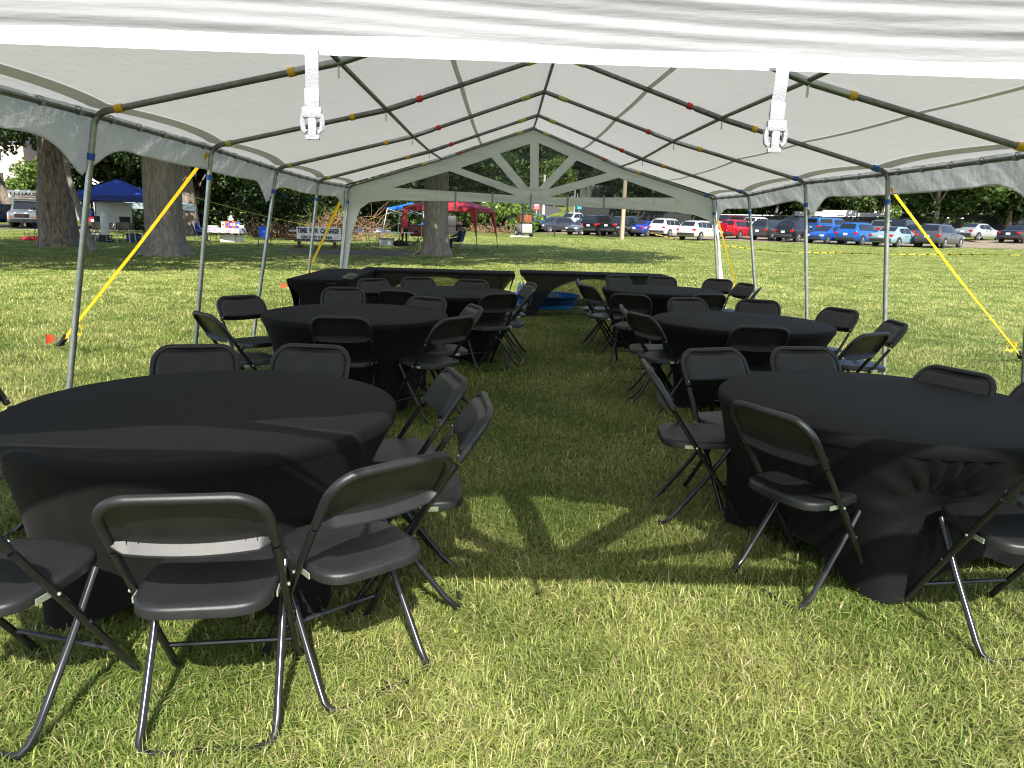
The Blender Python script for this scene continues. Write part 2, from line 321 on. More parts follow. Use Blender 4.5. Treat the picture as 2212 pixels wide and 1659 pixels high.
CARS = [
 ('suv', 'slate', (0.05, 0.055, 0.06), 1.31, 84.33, 40, 'dark suv at far left of the car row, behind the light tower', {}),
 ('suv', 'black', (0.012, 0.012, 0.014), 1.38, 78.0, 40, 'black suv tailgate just left of the light tower orange box', {}),
 ('pickup', 'bright_blue', (0.01, 0.13, 0.48), 3.52, 81.2, 222, 'bright blue pickup facing left behind the light tower', {}),
 ('wagon', 'charcoal', (0.04, 0.042, 0.05), 5.29, 79.89, 218, 'charcoal estate car with roof rack facing left', {}),
 ('pickup', 'silver', (0.5, 0.52, 0.53), 8.1, 88.0, 225, 'pale silver pickup cab behind the charcoal estate car', {}),
 ('sedan', 'crimson', (0.36, 0.012, 0.03), 8.75, 82.0, 218, 'crimson low coupe behind the grey hatchback', {}),
 ('hatch', 'grey', (0.1, 0.105, 0.12), 7.79, 73.01, 218, 'grey hatchback facing left with pale number plate', {}),
 ('jeep', 'black', (0.012, 0.012, 0.014), 9.3, 73.2, 52, 'black boxy suv seen from behind left of the utility pole', {}),
 ('pickup', 'black', (0.012, 0.012, 0.014), 10.93, 70.74, 52, 'black pickup tailgate next to the boxy black suv', {}),
 ('pickup', 'anthracite', (0.03, 0.032, 0.036), 12.39, 76.0, 44, 'dark grey crew cab pickup right behind the utility pole', {}),
 ('sedan', 'royal_blue', (0.012, 0.035, 0.3), 13.71, 71.89, 46, 'royal blue coupe right of the utility pole under the tape', {}),
 ('suv', 'white', (0.72, 0.73, 0.73), 15.59, 71.42, 47, 'white suv with dark rear window, left of the white crossover', {}),
 ('wagon', 'pearl_white', (0.66, 0.65, 0.6), 16.56, 63.61, 45, 'cream white crossover just left of the far right corner post', {}),
 ('sedan', 'ice_blue', (0.32, 0.44, 0.5), 20.46, 73.0, 42, 'pale ice blue saloon half behind the white crossover', {}),
 ('suv', 'red', (0.45, 0.01, 0.02), 21.31, 68.41, 42, 'red suv carrying a round spare wheel cover', {'spare': True}),
 ('jeep', 'maroon', (0.1, 0.015, 0.025), 24.33, 80.0, 40, 'maroon boxy jeep roof behind the red suv', {}),
 ('suv', 'white', (0.72, 0.73, 0.73), 27.39, 81.0, 40, 'white suv roof behind the red and grey suvs', {}),
 ('suv', 'dark_grey', (0.035, 0.038, 0.042), 23.35, 65.89, 40, 'dark grey suv between the red suv and a black one', {}),
 ('suv', 'black', (0.012, 0.012, 0.014), 24.66, 63.43, 40, 'black suv immediately left of the third right tent post', {}),
 ('wagon', 'graphite', (0.05, 0.052, 0.058), 26.66, 72.0, 38, 'graphite car roof behind the dark grey suv', {}),
 ('jeep', 'black', (0.012, 0.012, 0.014), 28.42, 72.0, 38, 'black boxy jeep behind the third right tent post', {}),
 ('hatch', 'cobalt', (0.012, 0.08, 0.38), 25.98, 60.32, 214, 'cobalt blue small hatchback facing us', {}),
 ('pickup', 'steel_blue', (0.03, 0.12, 0.34), 30.3, 70.0, 28, 'blue pickup with a capped bed behind the small blue hatchback', {'cap': True}),
 ('suv', 'azure', (0.012, 0.11, 0.4), 27.73, 58.52, 37, 'azure blue suv seen from behind with yellow plate', {}),
 ('sedan', 'silver', (0.5, 0.52, 0.53), 30.98, 66.0, 36, 'silver saloon roof behind the azure suv', {}),
 ('pickup', 'pewter', (0.16, 0.17, 0.17), 32.41, 64.5, 40, 'pewter grey pickup behind the pale blue saloon', {}),
 ('jeep', 'black', (0.012, 0.012, 0.014), 34.64, 65.0, 40, 'black tall suv with white roof light behind the strap', {}),
 ('sedan', 'pale_blue', (0.27, 0.4, 0.44), 29.29, 55.9, 34, 'pale blue saloon crossed by the nearest right tent post', {}),
 ('sedan', 'black', (0.012, 0.012, 0.014), 35.03, 64.0, 38, 'black saloon mostly hidden between pale blue and dark grey cars', {}),
 ('suv', 'gunmetal', (0.07, 0.07, 0.075), 32.23, 55.47, 38, 'gunmetal crossover under the bright yellow strap', {}),
 ('sedan', 'warm_silver', (0.33, 0.34, 0.34), 42.95, 67.88, 24, 'silver coupe under the tree with a leafy plant before it', {}),
 ('sedan', 'black', (0.012, 0.012, 0.014), 43.47, 63.15, 34, 'black saloon cut by the right picture edge', {}),
 ('pickup', 'navy', (0.012, 0.02, 0.06), -40.64, 62.0, 250, 'dark navy pickup at the left picture edge beside the box truck', {}),
 ('sedan', 'crimson', (0.36, 0.012, 0.03), -30.33, 60.0, 70, 'red saloon glimpsed under the grey canopy', {}),
 ('suv', 'royal_blue', (0.012, 0.035, 0.3), -35.07, 68.0, 60, 'blue car beyond the red one under the grey canopy', {}),
]
VAN = (-38.43, 62.37, -71.9)
TAPE = [(9.66, 60.75, 1.59), (12.08, 50.0, 0.7), (15.36, 42.0, 0.44), (18.1, 36.0, 0.61), (20.91, 30.0, 0.89), (23.78, 26.0, 1.21)]

# ------------------------------------------------------------ the frame tent
FY = [1.16, 3.09, 5.018, 6.946, 8.864, 10.818, 12.76]
JL = [2.11, 2.113, 2.113, 2.095, 2.045, 2.019, 2.035]; XL = [-2.63, -2.63, -2.633, -2.632, -2.63, -2.632, -2.595]
JR = [2.06, 2.06, 2.06, 2.059, 2.081, 2.011, 2.028]; XR = [3.472, 3.472, 3.472, 3.472, 3.481, 3.457, 3.484]
AZ_ = [2.98, 2.975, 2.972, 2.97, 2.971, 2.985, 3.044]; XA = [.41, .41, .412, .413, .413, .426, .438]
ZPL = [2.47, 2.47, 2.467, 2.456, 2.442, 2.456, 2.514]; XPL = -1.075
ZPR = [2.45, 2.45, 2.443, 2.473, 2.478, 2.444, 2.478]; XPR = 1.92
def ip(A, y): return float(np.interp(y, FY, A))
tent = thing('frame_tent', 'large white frame tent with clear fan windows over the black tables', 'tent')
def roofpt(s, u, y):                       # s side, u 0 ridge .. 1 eave
    xa, za = ip(XA, y), ip(AZ_, y)
    if s < 0: xp, zp, xe, ze = XPL, ip(ZPL, y), ip(XL, y)-.06, ip(JL, y)
    else: xp, zp, xe, ze = XPR, ip(ZPR, y), ip(XR, y)+.06, ip(JR, y)
    if u < .5: t = u*2; x, z = xa+(xp-xa)*t, za+(zp-za)*t
    else: t = u*2-1; x, z = xp+(xe-xp)*t, zp+(ze-zp)*t
    b = 0.
    i = max(0, min(5, int(np.searchsorted(FY, y)-1))); w = (y-FY[i])/(FY[i+1]-FY[i]); w = max(0, min(1, w))
    sag = -4*w*(1-w)*(.012*math.sin(PI*min(1, u*1.0)) + .006) if 0 < w < 1 else 0
    return Vector((x, y, z+.035+sag))
def hemu(y):
    i = max(0, min(5, int(np.searchsorted(FY, y)-1))); w = max(0, min(1, (y-FY[i])/(FY[i+1]-FY[i]))); return .972-.030*4*w*(1-w)
for s in (-1, 1):
    mb = MB(); mb.grid(lambda u, v: roofpt(s, u, 1.12+v*(12.80-1.12)), 28, 120); mb.build('roof_panel', M_roof, tent, 180)
    # doubled seam along the panel and doubled hem along the eave
    us = .28
    mb = MB(); mb.grid(lambda u, v: roofpt(s, us+(u-.5)*.013, 1.15+v*11.6)-Vector((0, 0, .006)), 1, 60); mb.build('roof_seam', M_roof, tent, 180)
    mb = MB(); mb.grid(lambda u, v: roofpt(s, hemu(1.15+v*11.6)+(u-.5)*.032, 1.15+v*11.6)-Vector((0, 0, .007)), 2, 90); mb.build('roof_hem', M_roof, tent, 180)
    if s > 0:
        mb = MB(); mb.grid(lambda u, v: roofpt(s, .74+(u-.5)*.011, 1.15+v*11.6)-Vector((0, 0, .006)), 1, 60); mb.build('roof_seam', M_roof, tent, 180)
# frame tubes
rR, rP, rE = .021, .017, .017
def elbow(a, b, c, k=.10, n=6):           # rounded corner a-b-c
    a, b, c = Vector(a), Vector(b), Vector(c); p = b+(a-b).normalized()*k; q = b+(c-b).normalized()*k
    return [((1-t)**2*p + 2*t*(1-t)*b + t*t*q) for t in [i/n for i in range(n+1)]]
LB = [-3.05, -3.05, -3.03, -2.93, -3.0, -2.90, -2.82]; RB = [3.72, 3.72, 3.72, 3.71, 3.74, 3.80, 3.78]
def band(par, a, b, t, w, r, m):
    a, b = Vector(a), Vector(b); d = (b-a).normalized(); c = a.lerp(b, t)
    MB().tube([c-d*w/2, c+d*w/2], r, 12).build('tape_band', m, par)
for i, y in enumerate(FY):
    A = Vector((XA[i], y, AZ_[i])); PLv = Vector((XPL, y, ZPL[i])); PRv = Vector((XPR, y, ZPR[i]))
    EL_ = Vector((XL[i], y, JL[i])); ER_ = Vector((XR[i], y, JR[i]))
    fl = Vector((LB[i], y, -.02)); fr = Vector((RB[i], y, -.02))
    for side, E_, Pv, foot in ((-1, EL_, PLv, fl), (1, ER_, PRv, fr)):
        cr = elbow(foot, E_, Pv, .085)
        ra = MB().tube([A, Pv] + list(reversed(cr))[:4], rR, 10).build('rafter', M_galvd, tent, 60)
        po = MB().tube(cr[:4][::-1] + [foot] if False else [foot] + cr[:4], rR, 10).build('post', M_galv, tent, 60)
        MB().tube([foot+Vector((0, 0, .0)), foot+Vector((0, 0, .03))], .05, 10).build('base_plate', M_galv, po)
        band(po, foot, E_, .875, .045, rR+.004, M_blue)
        # sleeve at the purlin and coloured tape bands
        d = (E_-Pv).normalized(); d0 = (A-Pv).normalized()
        MB().tube([Pv+d*.28, Pv, Pv+d0*.26], rR+.0045, 10).build('sleeve', M_galvd if i % 2 else M_galv, ra, 60)
        MB().box(Pv+Vector((0, 0, -.055)), (.006, .03, .075)).build('lug', M_zinc, ra, 0)
        band(ra, Pv, A, .20, .045, rR+.007, M_red); band(ra, Pv, E_, .19, .045, rR+.007, M_yel)
        band(ra, Pv, E_, .90 if side < 0 else .92, .05, rR+.006, M_yel if i == 2 else (M_gry if side < 0 else M_blue))
        band(ra, A, Pv, .14, .10, rR+.006, M_gry)
    MB().tube([A+(PLv-A)*.12, A, A+(PRv-A)*.12], rR+.004, 10).build('ridge_fitting', M_galvd, tent, 60)
for i in range(6):
    y0, y1 = FY[i], FY[i+1]
    MB().tube([(XA[i], y0, AZ_[i]), (XA[i+1], y1, AZ_[i+1])], rP, 8).build('ridge_pole', M_galvd, tent)
    MB().tube([(XPL, y0, ZPL[i]+.01), (XPL, y1, ZPL[i+1]+.01)], rP, 8).build('purlin', M_galvd, tent)
    MB().tube([(XPR, y0, ZPR[i]+.01), (XPR, y1, ZPR[i+1]+.01)], rP, 8).build('purlin', M_galvd, tent)
    MB().tube([(XL[i]-.005, y0, JL[i]-.015), (XL[i+1]-.005, y1, JL[i+1]-.015)], rE, 8).build('eave_pipe', M_galvd, tent)
    MB().tube([(XR[i]+.005, y0, JR[i]-.015), (XR[i+1]+.005, y1, JR[i+1]-.015)], rE, 8).build('eave_pipe', M_galvd, tent)
# bungees along the eaves: a loop round the pipe and a ball
for s in (-1, 1):
    for i in range(1, 6):
        for k in range(5):
            y = FY[i] + (FY[i+1]-FY[i])*(k+.5)/5; X = ip(XL, y) if s < 0 else ip(XR, y); Z = (ip(JL, y) if s < 0 else ip(JR, y))-.015
            mb = MB(); mb.tube([(X+.022*math.cos(a), y+.004*math.sin(a*2), Z+.004+.026*math.sin(a)) for a in [2*PI*q/10 for q in range(10)]], .0035, 5, closed=True)
            mb.ball((X+(-.02 if s > 0 else .02), y, Z-.012), .013, 8); mb.build('ball_bungee', M_grey, tent)
# scalloped side valances
def valance(s):
    pts_y = [1.16, 5.02, 8.86, 12.76]
    def drop(y):
        for a, b in zip(pts_y, pts_y[1:]):
            if a <= y <= b:
                w = (y-a)/(b-a); e = min(w, 1-w)
                return .20 + .23*max(0, 1-e/.15)**1.9 + .03*math.sin(w*PI)
        return .3
    def fn(u, v):
        y = 1.12+u*11.68
        e0 = roofpt(s, 1, y); X, Z = e0.x-s*.002, e0.z+.003
        d = drop(min(max(y, 1.16), 12.76))
        wob = .010*math.sin(y*4.1+v*2.1)*v + .006*math.sin(y*11+v*5+2*math.sin(y*2.3))*v + .0028*math.sin(y*29+v*13+3*math.sin(y*5.1+v*4)) + .0018*math.sin(y*51-v*21+2*math.sin(y*9))
        return (X+s*(.05*v*d/.3+wob), y, Z-d*v)
    MB().grid(fn, 260, 12).build('valance', M_val, tent, 180)
    def f2(u, v):                          # stitched bottom hem
        p = Vector(fn(u, 1)); return (p.x-s*(.003), p.y, p.z+v*.012)
    MB().grid(f2, 260, 1).build('valance_hem', mat('grey_hem', (.55, .56, .55), .7), tent, 180)
valance(-1); valance(1)
# gables with fan windows
WIN = [[(-1.874, 2.039), (-.937, 2.333), (.175, 1.973)], [(-.759, 2.385), (-.246, 2.571), (.221, 2.085)],
       [(-.103, 2.637), (.391, 2.806), (.414, 2.138), (.383, 2.106)], [(.535, 2.826), (1.044, 2.626), (.562, 2.111)],
       [(1.176, 2.568), (1.689, 2.38), (.726, 2.091)], [(1.888, 2.308), (2.857, 2.015), (.731, 1.958)]]
def gable(y, dz, name, flat):
    top = [(-2.66, 2.04+dz*.0), (-1.08, 2.52+dz*.6), (.43, 3.06+dz*.6), (1.92, 2.50+dz*.6), (3.54, 2.035)]
    bot = [(3.80, .62), (3.90, .06), (3.80, .06), (3.72, .7), (3.66, 1.25), (3.60, 1.50), (3.47, 1.66), (3.2, 1.745), (2.88, 1.78), (1.89, 1.805), (.9, 1.83), (-.08, 1.85), (-1.0, 1.845), (-1.97, 1.83), (-2.27, 1.79), (-2.42, 1.68), (-2.52, 1.45), (-2.60, 1.1), (-2.68, .6), (-2.76, .06), (-2.88, .06), (-2.80, .62)]
    if flat is not None: bot = [(x, z if z < 1.4 else (1.885 if -2.1 < x < 3.3 else min(z, 1.885))) for x, z in bot]
    outer = top + bot
    holes = [[(x, z+dz) for x, z in w] for w in WIN]
    loops = [[Vector((x, z, 0)) for x, z in l] for l in [outer]+holes]
    tri = geometry.tessellate_polygon(loops); flatv = [p for l in loops for p in l]
    bm = bmesh.new(); vs = [bm.verts.new((p.x, y, p.y)) for p in flatv]
    for t in tri:
        try: bm.faces.new([vs[k] for k in t])
        except ValueError: pass
    for _ in range(5 if flat is None else 7):
        ed = [e for e in bm.edges if e.calc_length() > (.16 if flat is None else .12)]
        if not ed: break
        bmesh.ops.subdivide_edges(bm, edges=ed, cuts=1); bmesh.ops.triangulate(bm, faces=[f for f in bm.faces if len(f.verts) > 3])
    for v in bm.verts:
        x, z = v.co.x, v.co.z
        v.co.y += .012*math.sin(x*2.3+z*31)*math.cos(x*.9) + .008*math.sin(x*5+z*55)

    me = bpy.data.meshes.new(name); bm.to_mesh(me); bm.free(); me.shade_smooth(); me.materials.append(M_gable if flat is None else M_gable_sun)
    o = bpy.data.objects.new(name, me); COL.objects.link(o); o.parent = tent
    if flat is not None:
        def wave(x, z):
            k = min(1, max(0, z-1.745)/.03)
            return k*(.0019*math.sin(z*88+1.6*math.sin(x*1.3+.4)+x*.7) + .0011*math.sin(z*171+2.2*math.sin(x*2.1)+x*2.6) + .0012*math.sin(z*290+x*6+3*math.sin(x*3.7))) + .012*math.sin(x*.9+1)
        MB().grid(lambda u, v: (-2.25+5.7*u, y-.014+wave(-2.25+5.7*u, flat+.165*v), flat+.165*v), 260, 60).build('gable_band', M_gable_sun, o, 180)
        MB().grid(lambda u, v: (-2.25+5.7*u, y-.0175+.012*math.sin((-2.25+5.7*u)*.9+1), flat-.002+(.024+.003*math.sin(u*23)+.002*math.sin(u*71))*v), 160, 2).build('gable_hem', M_hem, o, 180)
    for w in holes:
        cx_, cz_ = sum(p[0] for p in w)/len(w), sum(p[1] for p in w)/len(w)
        W2 = [(p[0]+(p[0]-cx_)*.02, p[1]+(p[1]-cz_)*.02) for p in w]
        MB().quad(*[(x, y+.012, z) for x, z in W2]).build('window_pane', M_vinyl, o, 0)
    return o
gf = gable(12.81, 0, 'gable_wall', None)
gn = gable(1.16, -.09, 'gable_wall', 1.733)
def buckle(x, y, z, L, sc=1., par=None):
    p = MB().grid(lambda u, v: (x+(u-.5)*.0165*sc+.0012*math.sin(v*4), y-.014-.004*math.sin(v*4), z+.02-v*(L+.02)), 1, 10).build('buckle_strap', M_buckle, par, 180)
    b = MB(); zb = z-L
    b.cbox((x, y-.016, zb+.006*sc), (.019*sc, .005*sc, .022*sc), .002*sc)
    b.cbox((x, y-.018, zb-.012*sc), (.025*sc, .009*sc, .014*sc), .003*sc)
    b.cbox((x, y-.018, zb-.028*sc), (.011*sc, .007*sc, .030*sc), .003*sc)
    for q in (-1, 1):
        b.tube([(x+q*.011*sc, y-.018, zb-.014*sc), (x+q*.0125*sc, y-.018, zb-.024*sc), (x+q*.0115*sc, y-.018, zb-.033*sc), (x+q*.008*sc, y-.018, zb-.036*sc)], .0034*sc, 6)
    b.cbox((x, y-.018, zb-.042*sc), (.018*sc, .006*sc, .006*sc), .002*sc)
    b.build('buckle', M_buckle, p)
buckle(-.282, 1.15, 1.733, .070, 1.15, gn); buckle(.393, 1.15, 1.733, .068, 1.15, gn)
for x in (-.83, -.21, .43, 1.05, 1.66): buckle(x, 12.79, 1.99, .21, 1.9, gf)
for x in (-2.3, -1.9, -1.15, -.6, .6, 1.3, 1.9, 2.5, 2.9):
    MB().box((x, 12.785, 1.97-(.03 if abs(x) > 2 else 0)), (.02, .008, .07)).build('tie_tab', M_white, gf, 0)

# tie-down straps
def ribbon(pts, w, tw0=0, tw1=0, n=30, side=Vector((0, 1, 0))):
    P = [Vector(p) for p in pts]; mb = MB()
    def fn(u, v):
        q = u*(len(P)-1); i = min(int(q), len(P)-2); c = P[i].lerp(P[i+1], q-i); d = (P[i+1]-P[i]).normalized()
        a = side - d*side.dot(d); a.normalize(); b = d.cross(a); an = tw0+(tw1-tw0)*u
        return c + (a*math.cos(an)+b*math.sin(an))*(v-.5)*w
    return mb.grid(fn, n*(len(P)-1), 1)
def strap(label, a, b, tw=(0, 1.2), w=.048, knot=.86):
    t = thing('ratchet_strap', label, 'strap', (b[0], b[1], b[2]), 0, 'yellow tie-down straps of the tent')
    o = Vector(b); A = Vector(a)-o; B = Vector((0, 0, 0)); K = A.lerp(B, knot)
    ribbon([A, A.lerp(K, .5)+Vector((0, 0, -.02)), K, B], w, *tw).build('webbing', M_strap, t, 180)
    lp = MB()
    for ph in (0, 2.1):
        lp.add(*(lambda q: (q.v, q.f))(ribbon([K+Vector((.05*math.cos(x+ph)+.02, .04*math.sin(x), .07*math.sin(x+ph)-.05)) for x in [k*.7 for k in range(8)]], w*.7, 0, 1, 4)))
    lp.build('loose_loop', M_strap, t, 180)
    d = (A-B).normalized(); Rm_ = d.to_track_quat('Z', 'Y').to_matrix()
    rb = MB(); rb.box(d*.10, (.055, .03, .13), Rm_); rb.tube([d*.05+Vector((-.045, 0, 0)), d*.05+Vector((.045, 0, 0))], .014, 8); rb.box(d*.16+Vector((0, 0, .02)), (.04, .02, .08), Rm_)
    rb.build('ratchet', M_black, t)
    MB().tube([(-.02, 0, .12), (.03, .02, -.2)], .011, 6).build('stake', M_galvd, t)
strap('yellow ratchet strap running from the second left post down to the grass', (-2.66, 6.93, 2.04), (-4.78, 7.95, .06), (1.2, 1.75), .028)
strap('yellow strap behind the banner, from the far left tent corner to grass', (-2.66, 12.72, 1.95), (-4.86, 18.35, .05), (1.3, 1.7))
strap('broad bright yellow strap slanting out from the nearest right post', (3.51, 6.94, 1.92), (6.46, 8.95, .05), (1.5, .9), .027)
strap('yellow strap staked beyond the far right tent corner', (3.60, 12.74, 1.66), (5.74, 18.1, .10), (1.2, 1.6))

# orange marker flags
for x, y, h, tw, lab in ((-4.97, 8.05, .13, 1.25, 'orange marker flag on a wire seen nearly edge on, left lawn'), (-4.55, 15.3, .14, .25, 'orange marker flag on wire beside the corner of the black table')):
    t = thing('marker_flag', lab, 'flag', G(x, y), 0, 'orange marker flags')
    MB().tube([(0, 0, 0), (.004, 0, h+.05)], .0025, 5).build('wire', M_galvd, t)
    MB().grid(lambda u, v: (u*.125*math.cos(tw)+.0, u*.125*math.sin(tw)+.015*math.sin(u*5), .03+h*.35+(v-.5)*.11*(1-u*.45)+h*.3), 6, 3).build('flag_sheet', M_orange, t, 180)
# ------------------------------------------------------------ folding chairs
def leg_y(z): return .30-.685*z
def make_chair():
    t = thing('folding_chair', 'black folding chair', 'chair')
    T = .80; xs_ = .208
    def U(z0, r, inset=0):
        R = .085; pts = []
        for sgn in (-1,):
            pts.append((-xs_, leg_y(z0), z0))
        zc = T-R
        for k in range(9):
            a = PI - PI/2*k/8; pts.append((-xs_+R+R*math.cos(a), leg_y(zc+R*math.sin(a)), zc+R*math.sin(a)))
        pts += [(-x, y, z) for x, y, z in reversed(pts)]
        return pts
    br = MB(); br.tube(U(.622, .017), .0145, 10)
    def face(u, v, off, k):
        x = (u-.5)*2; zb = .650-.012*(1-x*x); z = zb+(T-.008-zb)*v
        lim = xs_-.006
        zc = T-.085
        w = lim if z < zc else (lim-.085+math.sqrt(max(0, .085**2-(z-zc)**2)))
        return (x*w*k, leg_y(z)-.022*(1-x*x)*(1-.5*v)+off, z)
    def rec(u, v, o):                      # recessed from behind: the sheet dips forward inside the rim
        e = min(1, min(u, 1-u)*9, (1-v)*4.5, .5+v*3); return face(u, v, o+.018*e*e*(3-2*e), 1)
    br.grid(lambda u, v: rec(u, v, .006), 30, 14)
    br.grid(lambda u, v: rec(1-u, v, 0), 30, 14)
    def pad(u, v):                         # raised front pad
        e = max(0, min(1, min(u, 1-u)*14, (1-v)*8, v*12)); p = face(u, .0+v*.93, .008+.025*math.sqrt(e), .965); return p
    br.grid(pad, 34, 16)
    def lip(u, v):                         # ledge along the lower edge, reaching back to the rim
        e = min(1, min(u, 1-u)*9); p = Vector(face(u, 0, .0, 1)); q0 = .009*min(1, e*2); return (p.x, p.y+q0-(q0+.010)*v, p.z-.026*v*(.35+.65*min(1, e*1.5)))
    br.grid(lip, 26, 2); br.grid(lambda u, v: (lambda p: (p[0], p[1], p[2]-.006))(lip(1-u, v)), 26, 2)
    br.grid(lambda u, v: (lambda p: (p[0], p[1], p[2]-.006*v))(lip(u, 1)), 26, 1)
    for sx in (-1, 1):
        for q in (.135, .165): br.box((sx*q, leg_y(.645)+.002, .642), (.002, .014, .022))
    back = br.build('backrest', M_plastic, t, 50)
    for sx in (-1, 1):
        MB().ball((sx*.210, leg_y(.64)-.014, .645), (.0055, .004, .0055), 8).build('rivet', M_zinc, back)
        MB().ball((sx*.208, leg_y(.64)+.014, .645), (.0055, .003, .0055), 8).build('rivet', M_zinc, back)
    st = MB(); n = 48
    def out(k, sc):
        a = 2*PI*k/n; c, s = math.cos(a), math.sin(a); e = 2/4.2
        x = math.copysign(abs(c)**e, c)*.190*sc; y = math.copysign(abs(s)**e, s)*.205*sc
        x *= 1-.12*max(0, y/.2)
        return x, y+.05
    rings = [(.02, .0), (.35, .0), (.65, .003), (.86, .008), (.95, .008), (.99, .003), (1.0, -.004), (1.0, -.026), (.97, -.03), (.93, -.012)]
    vs = []; fs = []
    for sc, dz in rings:
        for k in range(n):
            x, y = out(k, sc); vs.append((x, y, .447+.03*(y+.2)*.5+dz-(.014*max(0, 1-(abs(y+.21)/.05)) if sc > .9 else 0)))
    for i in range(len(rings)-1):
        for k in range(n): l = (k+1) % n; fs.append((i*n+k, i*n+l, (i+1)*n+l, (i+1)*n+k))
    fs.append(tuple(range(n-1, -1, -1))); st.add(vs, fs)
    seat = st.build('seat', M_plastic, t, 50)
    for sx in (-1, 1):
        MB().box((sx*.195, leg_y(.435)-.02, .432), (.004, .070, .018)).build('bracket', M_zinc, seat, 0)
        MB().ball((sx*.220, leg_y(.435), .434), (.005, .006, .006), 8).build('rivet', M_zinc, seat)
        MB().tube([(sx*.198, .295, .0), (sx*.200, leg_y(.02), .02), (sx*xs_, leg_y(.61), .61)], .0125, 9).build('leg', M_legs, t)
        MB().tube([(sx*.185, .175, .43), (sx*.186, .055, .25), (sx*.187, -.085, .06), (sx*.186, -.120, .028), (sx*.175, -.138, .012), (sx*.15, -.145, .006)], .0120, 9).build('leg', M_legs, t)
        MB().ball((sx*.212, leg_y(.29)+.004, .29), .009, 7).build('pivot_bolt', M_legs, t)
    MB().tube([(-.15, -.145, .006), (.15, -.145, .006)], .0100, 8).build('floor_bar', M_legs, t)
    MB().tube([(-.203, leg_y(.13)+.004, .13), (.203, leg_y(.13)+.004, .13)], .0085, 8).build('stretcher', M_legs, t)
    MB().tube([(-.17, .17, .422), (.17, .17, .422)], .008, 6).build('seat_bar', M_legs, t)
    return t
CH = [  # back-top x, y, heading, label
 (-.79, 1.74, 98, 'black folding chair seen squarely from behind, largest, before the nearest left table'),
 (-.285, 2.05, 131, 'empty black folding chair angled at the nearest left table, its seat half sunlit'),
 (-.05, 2.85, 187, 'black folding chair at the aisle edge, sunlit seat corner, nearest left table'),
 (-.20, 3.36, 197, 'black folding chair turned in to the nearest left table, further up the aisle'),
 (-1.63, 3.93, -76, 'black folding chair with a scuffed grey backrest behind the nearest left table'),
 (-1.03, 4.03, -95, 'black folding chair facing us behind the nearest left table, beside the scuffed one'),
 (-2.40, 3.12, -12, 'black folding chair at the left picture edge beyond the nearest left table'),
 (-1.50, 1.74, 76, 'black folding chair cut by the lower left picture edge, shadow on the tablecloth'),
 (-2.30, 6.50, -45, 'black folding chair at far left side of the second left table, facing us'),
 (-2.12, 5.26, 44, 'black folding chair seen from behind on lawn side of the second left table'),
 (-1.16, 5.28, 91, 'black folding chair pushed in straight at the near side of the second left table'),
 (-1.62, 7.60, -82, 'black folding chair facing us behind the second left table, under the cable coil'),
 (-.68, 6.86, -116, 'black folding chair facing us behind the right of the second left table'),
 (-.22, 6.24, 200, 'black folding chair on aisle side of second left table, its front turned left'),
 (-.32, 5.42, 142, 'black folding chair with its hollow back towards the aisle, second left table'),
 (-1.55, 8.85, -50, 'small black folding chair at the left end behind the third left table'),
 (-1.06, 9.27, -74, 'black folding chair facing us behind the third left table, left of the arch'),
 (-.37, 9.15, -103, 'black folding chair facing us behind the third left table, right of the arch'),
 (-1.06, 7.42, 72, 'black folding chair seen from behind at near left of the third left table'),
 (-.01, 7.42, 120, 'black folding chair seen from behind at the near right of the third left table'),
 (.35, 8.86, 196, 'black folding chair beside the blue pool, third left table, front turned left'),
 (.33, 7.92, 172, 'black folding chair seen edge on across aisle end of the third left table'),
 (.96, 9.62, -10, 'black folding chair seen edge on at aisle side of the far right table'),
 (.98, 8.72, 24, 'black folding chair from behind at the aisle side of the far right table'),
 (1.64, 10.72, -66, 'black folding chair facing us behind the far right table, left one'),
 (2.28, 10.70, -98, 'black folding chair facing us behind the far right table, right one'),
 (3.06, 10.52, 232, 'black folding chair with its front turned left beside the far right corner post'),
 (3.22, 9.80, 196, 'small black folding chair turned sideways on the lawn side of the far right table'),
 (3.16, 9.10, 158, 'black folding chair seen obliquely from behind before the thin right post, far right table'),
 (1.33, 7.74, 70, 'black folding chair from behind at near left of the far right table'),
 (2.25, 8.02, 104, 'black folding chair from behind at near right of the far right table'),
 (1.05, 6.52, -8, 'black folding chair seen edge on at aisle side of the second right table'),
 (1.11, 5.96, 24, 'black folding chair from behind on the aisle, near left of second right table'),
 (1.86, 7.50, -78, 'black folding chair facing us behind the second right table, left one'),
 (2.60, 7.50, -108, 'black folding chair facing us behind the second right table, right one'),
 (3.16, 6.84, 206, 'black folding chair facing left beyond the right rim of the second right table'),
 (1.91, 5.38, 86, 'black folding chair pushed in straight at the near side of the second right table'),
 (2.64, 5.16, 122, 'black folding chair with hollow back and sunlit seat, right of the second right table'),
 (3.20, 5.92, 176, 'black folding chair seen edge on in front of the nearest right post'),
 (.745, 3.73, -4, 'black folding chair seen from its side on the aisle, nearest right table'),
 (1.23, 4.28, -72, 'black folding chair with grey backrest at upper left of the nearest right table'),
 (1.83, 4.43, -84, 'black folding chair facing us squarely behind the nearest right table'),
 (2.42, 3.80, 206, 'black folding chair facing left behind the right of the nearest right table'),
 (1.045, 2.81, 28, 'black folding chair from behind, angled under the near edge of the nearest right table'),
 (1.96, 2.28, 98, 'black folding chair cut by the right picture edge beside the pinched tablecloth'),
 (2.72, 3.48, 186, 'sliver of black folding chair at the right picture edge beyond the nearest right table')]
proto = make_chair(); KIDS = list(proto.children)
